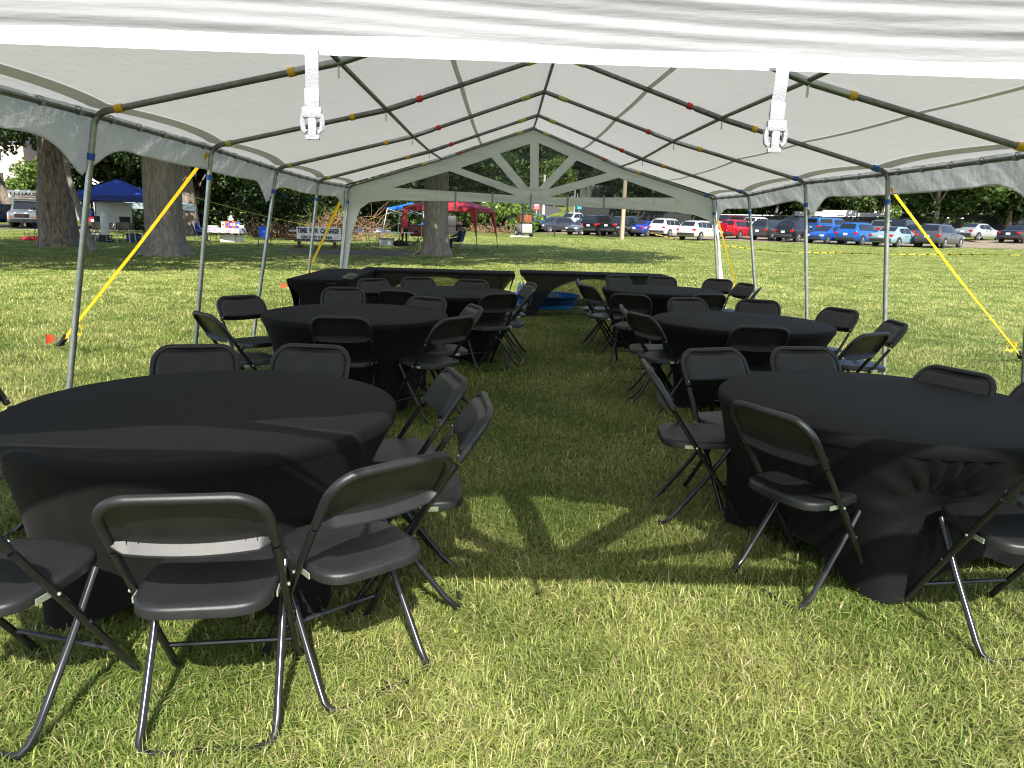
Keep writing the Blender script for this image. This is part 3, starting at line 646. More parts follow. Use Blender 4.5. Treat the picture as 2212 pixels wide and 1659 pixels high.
for i, (x, y, h, lab) in enumerate(CH):
    a = rad(h); ox = x + math.cos(a)*.248; oy = y + math.sin(a)*.248
    loc = (ox, oy, float(gz(ox, oy))+.004); rz = a-PI/2
    if i == 0: proto.location = loc; proto.rotation_euler = (0, 0, rz); proto['label'] = lab; proto['group'] = 'black folding chairs around the round tables'
    else: dup(proto, loc, rz, lab, 'black folding chairs around the round tables', KIDS)
# scuff on one backrest front is left to the plastic's own wear

# ------------------------------------------------------------ round tables in stretch covers
def round_table(x, y, rot, label, pinch=None):
    t = thing('round_table', label, 'table', G(x, y), 0, 'round tables in black stretch covers')
    H_, R_ = .725, .765; n = 128
    tp = MB()
    prof = [(.02, H_), (R_*.5, H_), (R_-.02, H_), (R_-.006, H_-.004), (R_, H_-.014), (R_+.001, H_-.040), (R_-.004, H_-.052)]
    vs = []; fs = []
    for r, z in prof:
        for k in range(n):
            a = 2*PI*k/n; w = .004*math.sin(a*3+rot)*(z < H_-.03); vs.append((r*math.cos(a), r*math.sin(a), z+w))
    for i in range(len(prof)-1):
        for k in range(n): l = (k+1) % n; fs.append((i*n+k, i*n+l, (i+1)*n+l, (i+1)*n+k))
    fs.append(tuple(range(n))); tp.add(vs, fs); tp.build('cover_top', M_cloth, t, 50)
    sk_ = MB(); m = 26
    def fn(u, v):
        a = 2*PI*u; c = abs(math.cos(2*(a-rot))); foot = c**7
        zb = .02 + .13*(1-c**2.2)
        z = (H_-.05)*(1-v)+zb*v
        rt = R_-.006; rm = .655+.02*foot; rb = .53+.15*foot
        r = (1-v)**2*rt + 2*v*(1-v)*(rm-.045*(1-foot)) + v*v*rb
        wr = .0025*math.sin(a*40+v*9)*math.sin(PI*v)*(1-foot)
        if pinch is not None:
            da = (a-pinch+PI) % (2*PI) - PI; hh = v-.34; g_ = math.exp(-(da/.20)**2-(hh/.16)**2)
            r -= .11*g_
            ang = math.atan2(hh*.7, da*1.0); dist = math.hypot(da, hh)
            r += (.010*math.sin(ang*15)+.004*math.sin(ang*31+1))*math.exp(-((dist-.24)/.17)**2)
            z -= .03*g_
        return ((r+wr)*math.cos(a), (r+wr)*math.sin(a), z)
    sk_.grid(fn, 256, m); sk_.build('cover_skirt', M_cloth, t, 180)
RTS = [(-1.20, 2.99, rad(232), 'black covered round table nearest at left, streaked with sunlight', None), (-1.22, 6.22, rad(-50), 'black covered round table second from the front on the left', None),
 (-.62, 8.45, rad(-50), 'black covered round table third and last on the left, before the long tables', None), (1.83, 3.40, rad(-110), 'black covered round table nearest at right with a pinched wrinkled skirt', rad(-97)),
 (2.09, 6.40, rad(-60), 'black covered round table second from the front on the right', None), (2.04, 9.50, rad(-60), 'black covered round table farthest on the right', None)]
for a in RTS: round_table(*a)
# ------------------------------------------------------------ long tables in sheer covers
def long_table(c, L, Wd, rz, label, arch):
    t = thing('long_table', label, 'table', G(c[0], c[1]), rz, 'long tables in black covers at the back')
    H_ = .725
    MB().cbox((0, 0, H_-.025), (L, Wd, .05), .012).build('cover_top', M_cloth, t, 50)
    def side(ax, L_, off, arched, mtl):
        m = MB(); nu, nv = 40, 14
        def zb(q):                        # lower edge of the panel
            if not arched: return .03+.10*(1-abs(q)**2.5)
            return .03 + .62*math.sqrt(max(0, 1-(abs(q)/.80)**2)) if abs(q) < .80 else .03
        def fn(u, v):
            q = 2*u-1; z0 = H_-.05; z = z0*(1-v)+zb(q)*v
            pull = .20*math.sin(PI*min(1, (z0-z)/z0))*(abs(q)**3); x = q*(L_/2-.004-pull); y = off*(1-.06*math.sin(PI*(z0-z)/z0))
            return (x, y, z) if ax == 0 else (y, x, z)
        m.grid(fn, nu, nv); m.build('cover_side', mtl, t, 180)
    side(0, L, -Wd/2+.004, arch, M_dense if arch else M_cloth); side(0, L, Wd/2-.004, False, M_sheer if arch else M_cloth)
    side(1, Wd, -L/2+.004, False, M_cloth); side(1, Wd, L/2-.004, False, M_cloth)
    for sx in (-1, 1):
        MB().tube([(sx*(L/2-.25), -Wd/2+.12, .70), (sx*(L/2-.14), -Wd/2+.1, .02), (sx*(L/2-.14), Wd/2-.1, .02), (sx*(L/2-.25), Wd/2-.12, .70)], .013, 7).build('leg', M_legs, t)
        MB().tube([(sx*.25, 0, .68), (sx*(L/2-.2), 0, .40)], .009, 6).build('brace', M_legs, t)
long_table((-2.39, 10.72), 2.30, .76, PI/2, 'black covered long table set end on at the left', False)
long_table((-1.03, 12.10), 2.44, .76, rad(.6), 'black covered long table across the back, left of the gap', True)
long_table((1.51, 12.48), 2.44, .76, rad(.6), 'black covered long table across the back, right of the gap', True)
# coil of cable on the end-on table
cb = MB()
for k in range(4): cb.tube([(-2.02+.06*math.cos(a)+.025*k, 9.72+.06*math.sin(a), .735+.016*k+.03*abs(math.sin(a*.5))) for a in [q*2*PI/14 for q in range(14)]], .008, 6, closed=True)
tag(cb.build('cable_coil', mat('grey_green_cable', (.16, .17, .13), .6)), 'grey green coil of cable lying on the end-on black table', 'cable')
# paddling pool with bottled water
pool = thing('paddling_pool', 'round blue plastic paddling pool on the grass behind the long tables', 'pool', G(.80, 13.75))
Mp = mat('blue_pool_plastic', (.02, .30, .85), .35, trans=.15)
MB().lathe([(.50, 0), (.55, .10), (.60, .20), (.63, .22), (.63, .235), (.60, .235), (.58, .20), (.52, .03), (.02, .025)], 40, cap=False).build('basin', Mp, pool, 60)
for k in range(5): MB().lathe([(.556+.005*k, .04+.03*k), (.566+.005*k, .05+.03*k), (.56+.005*k, .06+.03*k)], 40, cap=False).build('rib', Mp, pool, 60) if k in (1, 3) else None
def pack(x, y, z, rz, lab):
    t = thing('water_bottle_pack', lab, 'bottled water', (x, y, z), rz, 'packs of bottled water in the blue pool')
    bt = MB()
    for i in range(4):
        for j in range(3): bt.lathe([(.030, 0), (.032, .02), (.031, .14), (.014, .19), (.014, .21)], 8, ((i-1.5)*.066, (j-1)*.066, 0))
    bt.build('bottle_cluster', mat('clear_bottle', (.45, .55, .62), .12, var=.2, scale=20), t)
    w_ = MB(); w_.box((0, 0, .085), (.272, .206, .07)); w_.build('wrap', mat('blue_white_wrap', (.03, .08, .42), .25, var=.2, scale=9, col2=(.85, .88, .92)), t, 0)
pack(.40, 13.60, float(gz(.4, 13.6))+.03, .2, 'lowest blue wrapped pack of water bottles in the pool, seen through the table gap'); pack(.41, 13.62, float(gz(.4, 13.6))+.245, -.1, 'top blue wrapped pack of water bottles piled in the table gap'); pack(.95, 13.7, float(gz(.9, 13.7))+.03, .5, 'pack of water bottles in the pool behind the sheer black cover'); pack(.93, 13.95, float(gz(.9, 13.9))+.03, -.3, 'pack of water bottles at far side of the pool')

# ------------------------------------------------------------ trees
def leaf_mat(name, ramp, tr=.35):
    m = bpy.data.materials.new(name); m.use_nodes = True; t = m.node_tree; N = t.nodes; L = t.links
    p = N['Principled BSDF']; p.inputs['Roughness'].default_value = .5; p.inputs['Specular IOR Level'].default_value = .35
    a = N.new('ShaderNodeAttribute'); a.attribute_name = 'tone'
    cr = N.new('ShaderNodeValToRGB'); e = cr.color_ramp.elements; e[0].color = (*ramp[0], 1); e[1].color = (*ramp[2], 1)
    k = e.new(.5); k.color = (*ramp[1], 1)
    L.new(a.outputs['Fac'], cr.inputs[0]); L.new(cr.outputs[0], p.inputs['Base Color'])
    tl = N.new('ShaderNodeBsdfTranslucent'); L.new(cr.outputs[0], tl.inputs[0])
    mx = N.new('ShaderNodeMixShader'); mx.inputs[0].default_value = tr; L.new(p.outputs[0], mx.inputs[1]); L.new(tl.outputs[0], mx.inputs[2])
    L.new(mx.outputs[0], N['Material Output'].inputs['Surface']); return m
M_leafd = leaf_mat('dark_leaves', ((.012, .026, .006), (.026, .052, .011), (.065, .10, .022)))
M_leafm = leaf_mat('green_leaves', ((.020, .046, .009), (.050, .098, .019), (.12, .17, .036)))
M_leafb = leaf_mat('bright_leaves', ((.07, .13, .02), (.13, .20, .035), (.22, .28, .06)))
M_dead = leaf_mat('dead_leaves', ((.11, .065, .035), (.20, .12, .065), (.30, .20, .11)), .15)
def crown_mesh(name, seed, c, R, nc, nl, size, m, cr=(.20, .38), fill=.75):
    r = np.random.default_rng(seed); c = np.array(c); R = np.array(R)
    d = r.normal(size=(nc, 3)); d /= np.linalg.norm(d, axis=1)[:, None]
    q = fill + (1-fill)*r.random(nc)**.5; q[::4] *= r.uniform(.2, .8, len(q[::4]))
    C = c + d*R*q[:, None]; cs = r.uniform(cr[0], cr[1], nc)*R.mean()
    ci = r.integers(0, nc, nl); dd = r.normal(size=(nl, 3)); dd /= np.linalg.norm(dd, axis=1)[:, None]
    P = C[ci] + dd*(cs[ci]*r.uniform(.45, 1.0, nl)**.5)[:, None]*np.array([1, 1, .72])
    nrm = dd*.7 + r.normal(size=(nl, 3))*.7 + np.array([0, 0, .5]); nrm /= np.linalg.norm(nrm, axis=1)[:, None]
    t = np.cross(nrm, r.normal(size=(nl, 3))); t /= np.linalg.norm(t, axis=1)[:, None]; b = np.cross(nrm, t)
    s = size*r.uniform(.55, 1.35, nl)[:, None]
    bend = nrm*s*.18
    V = np.stack([P-t*s*.5, P-b*s*.34+bend, P+t*s*.5, P+b*s*.34+bend], 1).reshape(-1, 3)
    me = bpy.data.meshes.new(name); me.vertices.add(nl*4); me.vertices.foreach_set('co', V.astype(np.float32).ravel())
    me.loops.add(nl*4); me.loops.foreach_set('vertex_index', np.arange(nl*4, dtype=np.int32))
    me.polygons.add(nl); me.polygons.foreach_set('loop_start', np.arange(nl, dtype=np.int32)*4); me.update(calc_edges=True)
    tone = np.clip(r.normal(.45, .22, nl) + r.normal(0, .14, nc)[ci], 0, 1)
    at = me.attributes.new('tone', 'FLOAT', 'POINT'); at.data.foreach_set('value', np.repeat(tone, 4).astype(np.float32))
    me.materials.append(m); return me
def trunk_mb(pts, rs, flare=0, seed=0, n=20):
    r = random.Random(seed); mb = MB(); P = [Vector(p) for p in pts]; vs = []; fs = []; m = 26
    ph = [r.uniform(0, 6.28) for _ in range(6)]
    for i in range(m+1):
        u = i/m; q = u**1.5*(len(P)-1); k = min(int(q), len(P)-2); c = P[k].lerp(P[k+1], q-k); rr = rs[k]+(rs[k+1]-rs[k])*(q-k)
        h = c.z-P[0].z
        for j in range(n*2):
            a = 2*PI*j/(n*2); fl = flare*math.exp(-max(0, h)/.38)*(.55+.45*math.cos(5*a+ph[0])+.2*math.cos(3*a+ph[1]))
            bark = 1+.035*math.sin(a*11+ph[2]+h*.4)+.03*math.sin(a*7+ph[3]-h*.7)+.02*math.sin(a*17+ph[4]+h)+.03*math.sin(h*2.1+a*2+ph[5])
            vs.append((c.x+(rr*bark+fl)*math.cos(a), c.y+(rr*bark+fl)*math.sin(a), c.z-.06*(i == 0)))
    for i in range(m):
        for j in range(n*2): l = (j+1) % (n*2); fs.append((i*n*2+j, i*n*2+l, (i+1)*n*2+l, (i+1)*n*2+j))
    return mb.add(vs, fs)
def put(me, name, parent, loc=(0, 0, 0)):
    o = bpy.data.objects.new(name, me); COL.objects.link(o); o.parent = parent; o.location = loc; return o
def branches(mb, base, tips, r0):
    for tp in tips:
        b = Vector(base); tp = Vector(tp); mid = b.lerp(tp, .5)+Vector((0, 0, .12*(tp-b).length))
        mb.tube([b, b.lerp(mid, .5)+Vector((0, 0, .1)), mid, tp], [r0, r0*.8, r0*.55, r0*.2], 8)
    return mb
# big park trees whose crowns shade the lawn
def park_tree(label, x, y, pts, rs, flare, cc, R, nc, nl, size, lm, bm_, seed, extra=(), tips=()):
    t = thing('park_tree', label, 'tree', G(x, y), 0, 'big park trees by the tent')
    tm = trunk_mb(pts, rs, flare, seed); branches(tm, Vector(pts[-1])-Vector((0, 0, .4)), tips, rs[-1]*.6)
    tm.build('trunk', bm_, t, 180)
    put(crown_mesh('crown', seed, cc, R, nc, nl, size, lm, (.15, .30)), 'crown', t)
    for (c2, R2, nc2, nl2, s2, *l2) in extra: put(crown_mesh('low_bough', seed+9, c2, R2, nc2, nl2, s2, l2[0] if l2 else lm, (.25, .5), .3), 'low_bough', t)
    return t
park_tree('massive dark trunked tree nearest the left picture edge, beside the white truck', -18.75, 32.0, [(0, 0, 0), (0, 0, 1.5), (.08, 0, 3), (.2, .1, 5), (.4, 0, 7.5)], [.70, .66, .62, .55, .42], .28,
          (-1.5, -11, 9.4), (9.0, 10.5, 4.0), 120, 34000, .38, M_leafd, M_bark, 11, [((-6.5, 9, 5.9), (4.2, 3.0, 1.15), 26, 2600, .24), ((5.5, 12, 4.9), (3.6, 3, 1.2), 24, 2800, .24)], [(-4, -3, 10), (4, -2, 11), (0, 4, 11), (-3, 5, 10)])
park_tree('thick grey trunked tree behind the second left tent post', -12.22, 27.4, [(0, 0, 0), (-.02, 0, 1.5), (-.02, 0, 3), (-.05, 0, 5), (.1, 0, 7)], [.66, .60, .58, .54, .42], .42,
          (1.5, -6.0, 9.0), (8.0, 9.5, 3.8), 100, 28000, .38, M_leafm, M_bark2, 12, [], [(-4, 3, 10), (4, -2, 11), (0, 4, 11)])
park_tree('dark trunked tree half hidden behind the thick grey trunk', -21.2, 51.6, [(0, 0, 0), (-.1, 0, 2), (-.3, 0, 4.5), (-.5, 0, 7)], [.56, .48, .44, .36], .25,
          (0, -2, 9.5), (8, 7, 4.5), 70, 14000, .42, M_leafd, M_bark, 13, [((8.2, -5, 4.3), (2.6, 1.6, 1.15), 30, 2600, .20, M_leafb), ((12.5, 2, 5.2), (2.8, 1.6, 1.0), 22, 1600, .22, M_leafb)])
park_tree('furrowed old tree standing alone in front of the red canopy', -2.93, 32.6, [(0, 0, 0), (0, 0, 1.5), (.03, 0, 3), (.1, 0, 5), (.2, 0, 7)], [.54, .50, .48, .45, .38], .26,
          (2.6, -6.0, 9.4), (9.0, 9.0, 3.8), 115, 36000, .38, M_leafd, M_bark2, 14, [], [(-4, 3, 10), (5, -2, 11), (0, 4, 11)])
# leaning trunk behind the truck
park_tree('leaning trunk behind the dark pickup at the left picture edge', -41.6, 65.5, [(0, 0, 0), (-.9, 0, 2.2), (-2.0, 0, 4.8), (-2.6, 0, 7.5)], [.55, .45, .42, .34], .2,
          (3.5, -11, 9.6), (8, 7, 3.2), 70, 11000, .45, M_leafd, M_bark, 15)
# thin leaning sapling trunk
t = thing('sapling', 'slim leaning grey trunk beside the blue canopy, nearest left post', 'tree', G(-15.79, 29.1))
trunk_mb([(0, 0, 0), (-.35, .1, 1.2), (-.75, .2, 2.6), (-1.0, .3, 4.6)], [.13, .115, .10, .07], .05, 5, 8).build('trunk', M_bark2, t, 180)
put(crown_mesh('crown', 5, (-1.1, .3, 5.4), (1.8, 1.8, 1.2), 18, 1500, .24, M_leafm), 'crown', t)
# backdrop woods: five kinds of tree, copied
KIND = []
for k, (lm, lab, R, cz, nl, sz) in enumerate(((M_leafd, 'dark', (4.4, 4.2, 4.6), 6.2, 6500, .50), (M_leafm, 'mid green', (4.0, 4.0, 4.8), 6.4, 6500, .46), (M_leafd, 'tall dark', (4.6, 4.6, 6.2), 8.2, 8000, .52), (M_leafm, 'spreading', (5.6, 5.2, 4.2), 6.4, 8000, .48), (M_leafb, 'light green', (3.2, 3.2, 3.2), 4.2, 4500, .40))):
    t = thing('woodland_tree', lab, 'tree', (0, 0, -50))
    tm = trunk_mb([(0, 0, 0), (.15, 0, 2), (-.1, .1, 4.5), (.1, 0, cz+1)], [.26, .22, .18, .08], .1, 40+k, 8)
    branches(tm, (0, 0, cz*.45), [(R[0]*.6, 0, cz), (-R[0]*.6, .3, cz+.5), (.2, R[1]*.6, cz), (0, -R[1]*.5, cz+1)], .1)
    tm.build('trunk', M_bark, t, 180)
    put(crown_mesh('crown', 60+k, (0, 0, cz), R, 60, nl, sz, lm, (.20, .40), .55), 'crown', t); KIND.append(t)
used = set(); DEEP = ()
def wood(k, x, y, sc, rz, lab, grp='trees of the wood behind the park'):
    if k not in used: t = KIND[k]; used.add(k); t['label'] = lab; t['group'] = grp
    else: t = dup(KIND[k], (0, 0, 0), 0, lab, grp)
    t.location = G(x, y, -1.3 if y in DEEP or 98 < y < 118 and x > 12 else -.1); t.rotation_euler = (0, 0, rz); t.scale = (sc, sc, sc*rnd.uniform(.9, 1.12)); return t
rw = random.Random(21)
WOODS = [  # x0, x1, y, step, kinds, label
    (-32.5, -12, 64, 4.4, (0, 2, 0, 1), 'dark tree in the shady wood behind the left hand picnic'),
    (-39, -6, 78, 5.4, (2, 0, 2, 3), 'tall dark tree deep in the wood beyond the picnic tables'),
    (-17, -5, 84, 4.0, (1, 0, 3), 'tree in the dark wood edge behind the small blue canopy'),
    (-6, 3, 104, 4.5, (3, 1, 4), 'leafy tree by the grassy bank beyond the trailer'),
    (-14, 30, 158, 5.0, (2, 0, 2), 'tall dark tree beyond the bank, seen through the clear fan window'),
    (-10, 26, 142, 6.5, (0, 3, 2), 'tree on top of the bank behind the parking field'),
    (14, 66, 126, 6.5, (2, 0, 3, 1), 'tree in the dark row behind the parked cars'),
    (18, 50, 103, 4.6, (0, 2, 0), 'dark bushy tree in the dense belt above the parked cars'),
    (15, 47, 112, 5.0, (0, 3, 2), 'dark low boughed tree close behind the fences and parked cars'),
    (46, 92, 104, 7.0, (3, 2, 0, 1), 'dark spreading tree in the row behind the parked cars at right'),
    (60, 130, 122, 9, (2, 0), 'tall dark tree at the far right behind the car park'),
    (-100, -62, 112, 8, (2, 3), 'tall tree behind the houses at the left')]
for x0, x1, y, stp, ks, lab in WOODS:
    x = x0; i = 0
    while x < x1:
        wood(ks[i % len(ks)], x+rw.uniform(-1, 1), y+rw.uniform(-3, 3), rw.uniform(.85, 1.25), rw.uniform(0, 6.28), lab, lab.replace('tree', 'trees', 1)); x += stp*rw.uniform(.85, 1.15); i += 1
wood(3, 48, 84, 1.25, 1.0, 'broad dark tree standing over the silver coupe at right', None); 
wood(0, 59, 88, 1.25, 2.0, 'dark tree over the black saloon at the right picture edge', None)
wood(2, 36, 89, 1.0, 3.0, 'dark tree hanging over the roof of the long white coach', None)
wood(1, 30.5, 100, 1.1, 2.0, 'mid green tree showing over the red car with the spare wheel', None)
wood(4, -48.5, 80, .95, .4, 'light green young tree in front of the brick house', None)
wood(4, 7.6, 116, .9, .4, 'small round tree on the sunny bank by the road signs', None)
# low growth
SHR = []
def shrub(label, x, y, R, n, sz, m, seed, name='shrub', cat='shrub', grp=None):
    t = thing(name, label, cat, G(x, y), 0, grp)
    put(crown_mesh('foliage', seed, (0, 0, R[2]*.75), R, 34, n, sz, m, (.22, .45), .5), 'foliage', t); 
    st = MB()
    for k in range(6):
        a = k*1.05; st.tube([(0, 0, 0), (R[0]*.3*math.cos(a), R[1]*.3*math.sin(a), R[2]*.5), (R[0]*.7*math.cos(a), R[1]*.7*math.sin(a), R[2]*1.1)], [.04, .03, .012], 5)
    st.build('stem', M_bark, t); return t
shrub('sunny rank bush on the left of the trailer, beyond the red canopy', .3, 78, (3.6, 2.5, 1.8), 4200, .34, M_leafb, 71)
shrub('shaded low bush behind the seated person with hat', -4.4, 80, (4.5, 2.5, 1.5), 4200, .34, M_leafm, 72)
shrub('light green bush growing over the brush pile', -11.6, 50.5, (1.9, 1.2, 1.25), 2400, .22, M_leafb, 73)
shrub('dark bush at foot of the shady wood, left of the brush pile', -18, 58, (4.0, 2, 1.7), 4200, .3, M_leafd, 74)
shrub('dark undergrowth below the wood behind the small blue canopy', -10.5, 70, (5.5, 2, 2.2), 6000, .34, M_leafd, 75)
shrub('dark undergrowth behind the tall propane burner camp', -27, 60, (5.0, 2, 1.3), 4500, .3, M_leafd, 76)
shrub('hedge like bush left of the white truck', -50, 62, (2.6, 1.5, 1.0), 2200, .26, M_leafm, 77)
shrub('low leafy plant before the silver coupe', 46.5, 74.5, (1.5, 1.0, .85), 900, .24, M_leafm, 78)
shrub('young yellow green tree by the iron fence, above the grey pickup', 41, 80, (.8, .8, 1.9), 700, .24, M_leafb, 79)
def brush_pile(label, x, y, R, n, seed, leaf):
    t = thing('brush_pile', label, 'brush pile', G(x, y)); r = random.Random(seed); mb = MB()
    for k in range(n):
        a = r.uniform(0, 6.28); q = r.random(); p = Vector((R[0]*q*math.cos(a), R[1]*q*math.sin(a), R[2]*(1-q)*r.random()))
        d = Vector((r.uniform(-1, 1), r.uniform(-.6, .6), r.uniform(-.1, .8))).normalized()*r.uniform(.5, 1.5)
        e = Vector((r.uniform(-.2, .2), r.uniform(-.2, .2), r.uniform(-.1, .2)))
        mb.tube([p, p+d*.5+e, p+d], [.016, .012, .005], 4)
    mb.build('branches', mat('dry_twigs', (.28, .17, .10), .9, var=.35, scale=3), t)
    if leaf: put(crown_mesh('dead_leaf_mass', seed, (0, 0, R[2]*.42), (R[0]*.9, R[1]*.8, R[2]*.5), 20, leaf, .15, M_dead, (.2, .4), .3), 'dead_leaf_mass', t)
brush_pile('large heap of dry brown brush behind the lettered banner', -10.6, 46.5, (2.4, 1.2, 1.75), 240, 81, 5200)
brush_pile('bare branchy end of a brush heap right of the tent corner post', -8.2, 47.5, (1.3, .9, 1.7), 90, 82, 0)
brush_pile('low strip of dry brown brush behind the blue camp chair', -15.2, 49.5, (2.6, .8, .6), 120, 83, 2600)
brush_pile('low dry brush on the shaded verge right of the red canopy', -1.6, 74, (3.0, 1, .6), 90, 84, 500)

# ------------------------------------------------------------ the picnic camp
def canopy(label, cx, cy_, w, d, rz, ze, zp, col, legc, vh=.24, grp=None, splay=0, skirt=None, trans=.25):
    t = thing('pop_up_canopy', label, 'canopy', G(cx, cy_), rz, grp); m = MB()
    m_ = mat('canopy_'+col[0], col[1], .6, var=.08, scale=3, bump=.4, bscale=6, trans=trans)
    hw, hd = w/2, d/2; n = 10
    def top(u, v):
        x, y = (2*u-1), (2*v-1); e = max(abs(x), abs(y)); z = zp-(zp-ze)*e**1.15; z -= .05*math.sin(PI*e)*(1-abs(abs(x)-abs(y)))
        return (x*hw, y*hd, z)
    m.grid(top, 24, 24); m.build('roof', m_, t, 60)
    s = MB(); ring = [(-hw, -hd), (hw, -hd), (hw, hd), (-hw, hd)]
    for k in range(4):
        a, b = ring[k], ring[(k+1) % 4]
        s.grid(lambda u, v: (a[0]+(b[0]-a[0])*u, a[1]+(b[1]-a[1])*u, ze-v*vh*(1-.10*math.sin(PI*u))), 12, 2)
    s.build('valance', m_, t, 30)
    for a in ring:
        f = (a[0]*(1+splay), a[1]*(1+splay), 0)
        lg = MB().tube([(a[0]*.985, a[1]*.985, ze-.02), f], .022, 6).build('leg', legc, t)
        if skirt:
            k = Vector(f)-Vector((a[0], a[1], ze)); mb = MB()
            for sx, sy_ in ((-1, 0), (0, -1)):
                q = Vector((math.copysign(1, -a[0])*abs(sx), math.copysign(1, -a[1])*abs(sy_), 0))
                mb.grid(lambda u, v: Vector((a[0], a[1], ze-.1))+k*(v*.62)+q*u*(.30*(1-v)**1.6+.05), 2, 10)
            mb.build('leg_skirt', m_, lg, 60)
    tr = MB()
    for k in range(4):
        a, b = ring[k], ring[(k+1) % 4]
        for i in range(2):
            p = [(a[0]+(b[0]-a[0])*q, a[1]+(b[1]-a[1])*q) for q in (i/2, i/2+.25, i/2+.5)]
            tr.tube([(p[0][0], p[0][1], ze-.35), (p[2][0], p[2][1], ze-.05)], .011, 5); tr.tube([(p[0][0], p[0][1], ze-.05), (p[2][0], p[2][1], ze-.35)], .011, 5)
    tr.build('truss', legc, t); return t
canopy('dark blue pop up canopy over the propane burners at left', -19.8, 39.4, 3.5, 3.0, rad(8), 2.28, 3.12, ('dark_blue', (.015, .045, .26)), M_black, .30)
canopy('grey canopy with sagging valance behind the dark blue canopy', -22.2, 47.5, 4.6, 3.2, rad(-8), 2.05, 2.6, ('grey', (.34, .42, .46)), M_galv, .42)
canopy('small bright blue slant leg canopy left of the old tree', -5.55, 45.3, 2.2, 2.2, rad(-12), 2.02, 2.38, ('bright_blue', (.015, .16, .75)), M_white, .10, splay=.28)
canopy('red canopy with gathered leg covers behind the old tree', -2.75, 38.2, 3.75, 3.0, rad(-17), 2.05, 2.70, ('red', (.42, .03, .045)), mat('dark_red_leg', (.06, .012, .014), .5), .20, splay=.10, skirt=True)
t = thing('side_wall', 'grey white cloth side wall hung under the dark blue canopy', 'side wall', G(-21.7, 40.6), rad(8))
MB().grid(lambda u, v: (u*1.9-.1, .04*math.sin(u*9+v*3), 2.0-v*1.15+.05*math.sin(u*4)), 16, 10).build('sheet', mat('grey_sheet', (.55, .56, .54), .7, bump=.4, bscale=8, trans=.3), t, 180)
MB().tube([(-.1, 0, 2.0), (1.8, 0, 2.02)], .012, 6).build('rail', M_galv, t)
t = thing('propane_tank', 'tall white propane cylinder standing on a black crate', 'gas cylinder', G(-19.4, 37.0, .38)); Mpt = mat('dirty_white_paint', (.55, .56, .52), .5, var=.15, scale=5)
MB().lathe([(.02, 0), (.17, .0), (.18, .03), (.185, .10), (.185, .82), (.17, .90), (.10, .95), (.05, .97)], 20).build('cylinder', Mpt, t)
MB().lathe([(.11, .94), (.115, 1.08), (.10, 1.08), (.095, .95)], 14, cap=False).build('collar', Mpt, t); MB().tube([(0, 0, .96), (0, 0, 1.02), (.05, 0, 1.03)], .018, 6).build('valve', M_zinc, t)
def crate(label, x, y, z, d, m, name='crate', cat='crate'):
    t = thing(name, label, cat, (x, y, z)); b = MB(); w, l, h = d
    b.box((0, 0, .01), (w, l, .02))
    for sx in (-1, 1):
        for k in range(4): b.box((sx*(w/2-.01), 0, h*(.16+.25*k)), (.02, l, h*.12))
        for sy_ in (-1, 1): b.box((sx*(w/2-.012), sy_*(l/2-.012), h/2), (.03, .03, h))
    for sy_ in (-1, 1):
        for k in range(4): b.box((0, sy_*(l/2-.01), h*(.16+.25*k)), (w, .02, h*.12))
    b.build('slatted_box', m, t, 0); return t
crate('black plastic crate carrying the white propane cylinder', -19.4, 37.0, float(gz(-19.4, 37)), (.42, .42, .38), M_black)
def burner(label, x, y, rz):
    t = thing('cooker', label, 'cooker', G(x, y), rz); b = MB()
    for sx in (-1, 1):
        for sy_ in (-1, 1): b.tube([(sx*.28, sy_*.22, .72), (sx*.34, sy_*.26, 0)], .022, 6)
    b.build('stand', M_galv, t); MB().cbox((0, 0, .82), (.62, .50, .34), .03).build('firebox', mat('burnt_steel', (.16, .13, .10), .55, .5, var=.5, scale=5), t)
    MB().lathe([(.02, 0), (.24, 0), (.26, .25), (.27, .27), (.25, .27)], 18, (0, 0, .99), cap=False).build('pot', M_black, t)
    MB().tube([(-.31, -.2, .8), (-.45, -.3, .7), (-.3, -.3, .45), (0, -.28, .5), (.2, -.3, .35)], .012, 6).build('hose', M_black, t)
burner('burnt steel cooker on legs left of the propane cylinder', -19.95, 37.6, .2); burner('burnt steel cooker on legs right of the propane cylinder', -18.85, 37.9, -.1)
t = thing('kettle_grill', 'black bowl grill standing beside the thick grey trunk', 'grill', G(-18.05, 38.6))
MB().lathe([(.02, .45), (.20, .50), (.31, .66), (.34, .85), (.33, .85), (.30, .70)], 20, cap=False).build('bowl', M_black, t); MB().tube([(-.2, -.1, .5), (-.3, -.2, 0)], .015, 6).build('leg', M_black, t); MB().tube([(.2, -.1, .5), (.3, -.2, 0)], .015, 6).build('leg', M_black, t); MB().tube([(0, .2, .5), (0, .3, 0)], .015, 6).build('leg', M_black, t); MB().box((.0, 0, .86), (.5, .3, .03)).build('grate', M_galv, t)
def bucket(label, x, y, m, r=.17, h=.36):
    t = thing('bucket', label, 'bucket', G(x, y)); MB().lathe([(r*.8, 0), (r, h), (r*1.06, h), (r*1.06, h-.03), (r*.98, h-.03)], 18).build('pail', m, t); MB().tube([(r*math.cos(a), -.02, h-.02-r*.8*math.sin(a)) for a in [PI*k/8 for k in range(9)]], .006, 5).build('handle', M_galv, t)
bucket('white bucket at the foot of the thick grey trunk', -17.9, 37.9, Mpt, .2, .42)
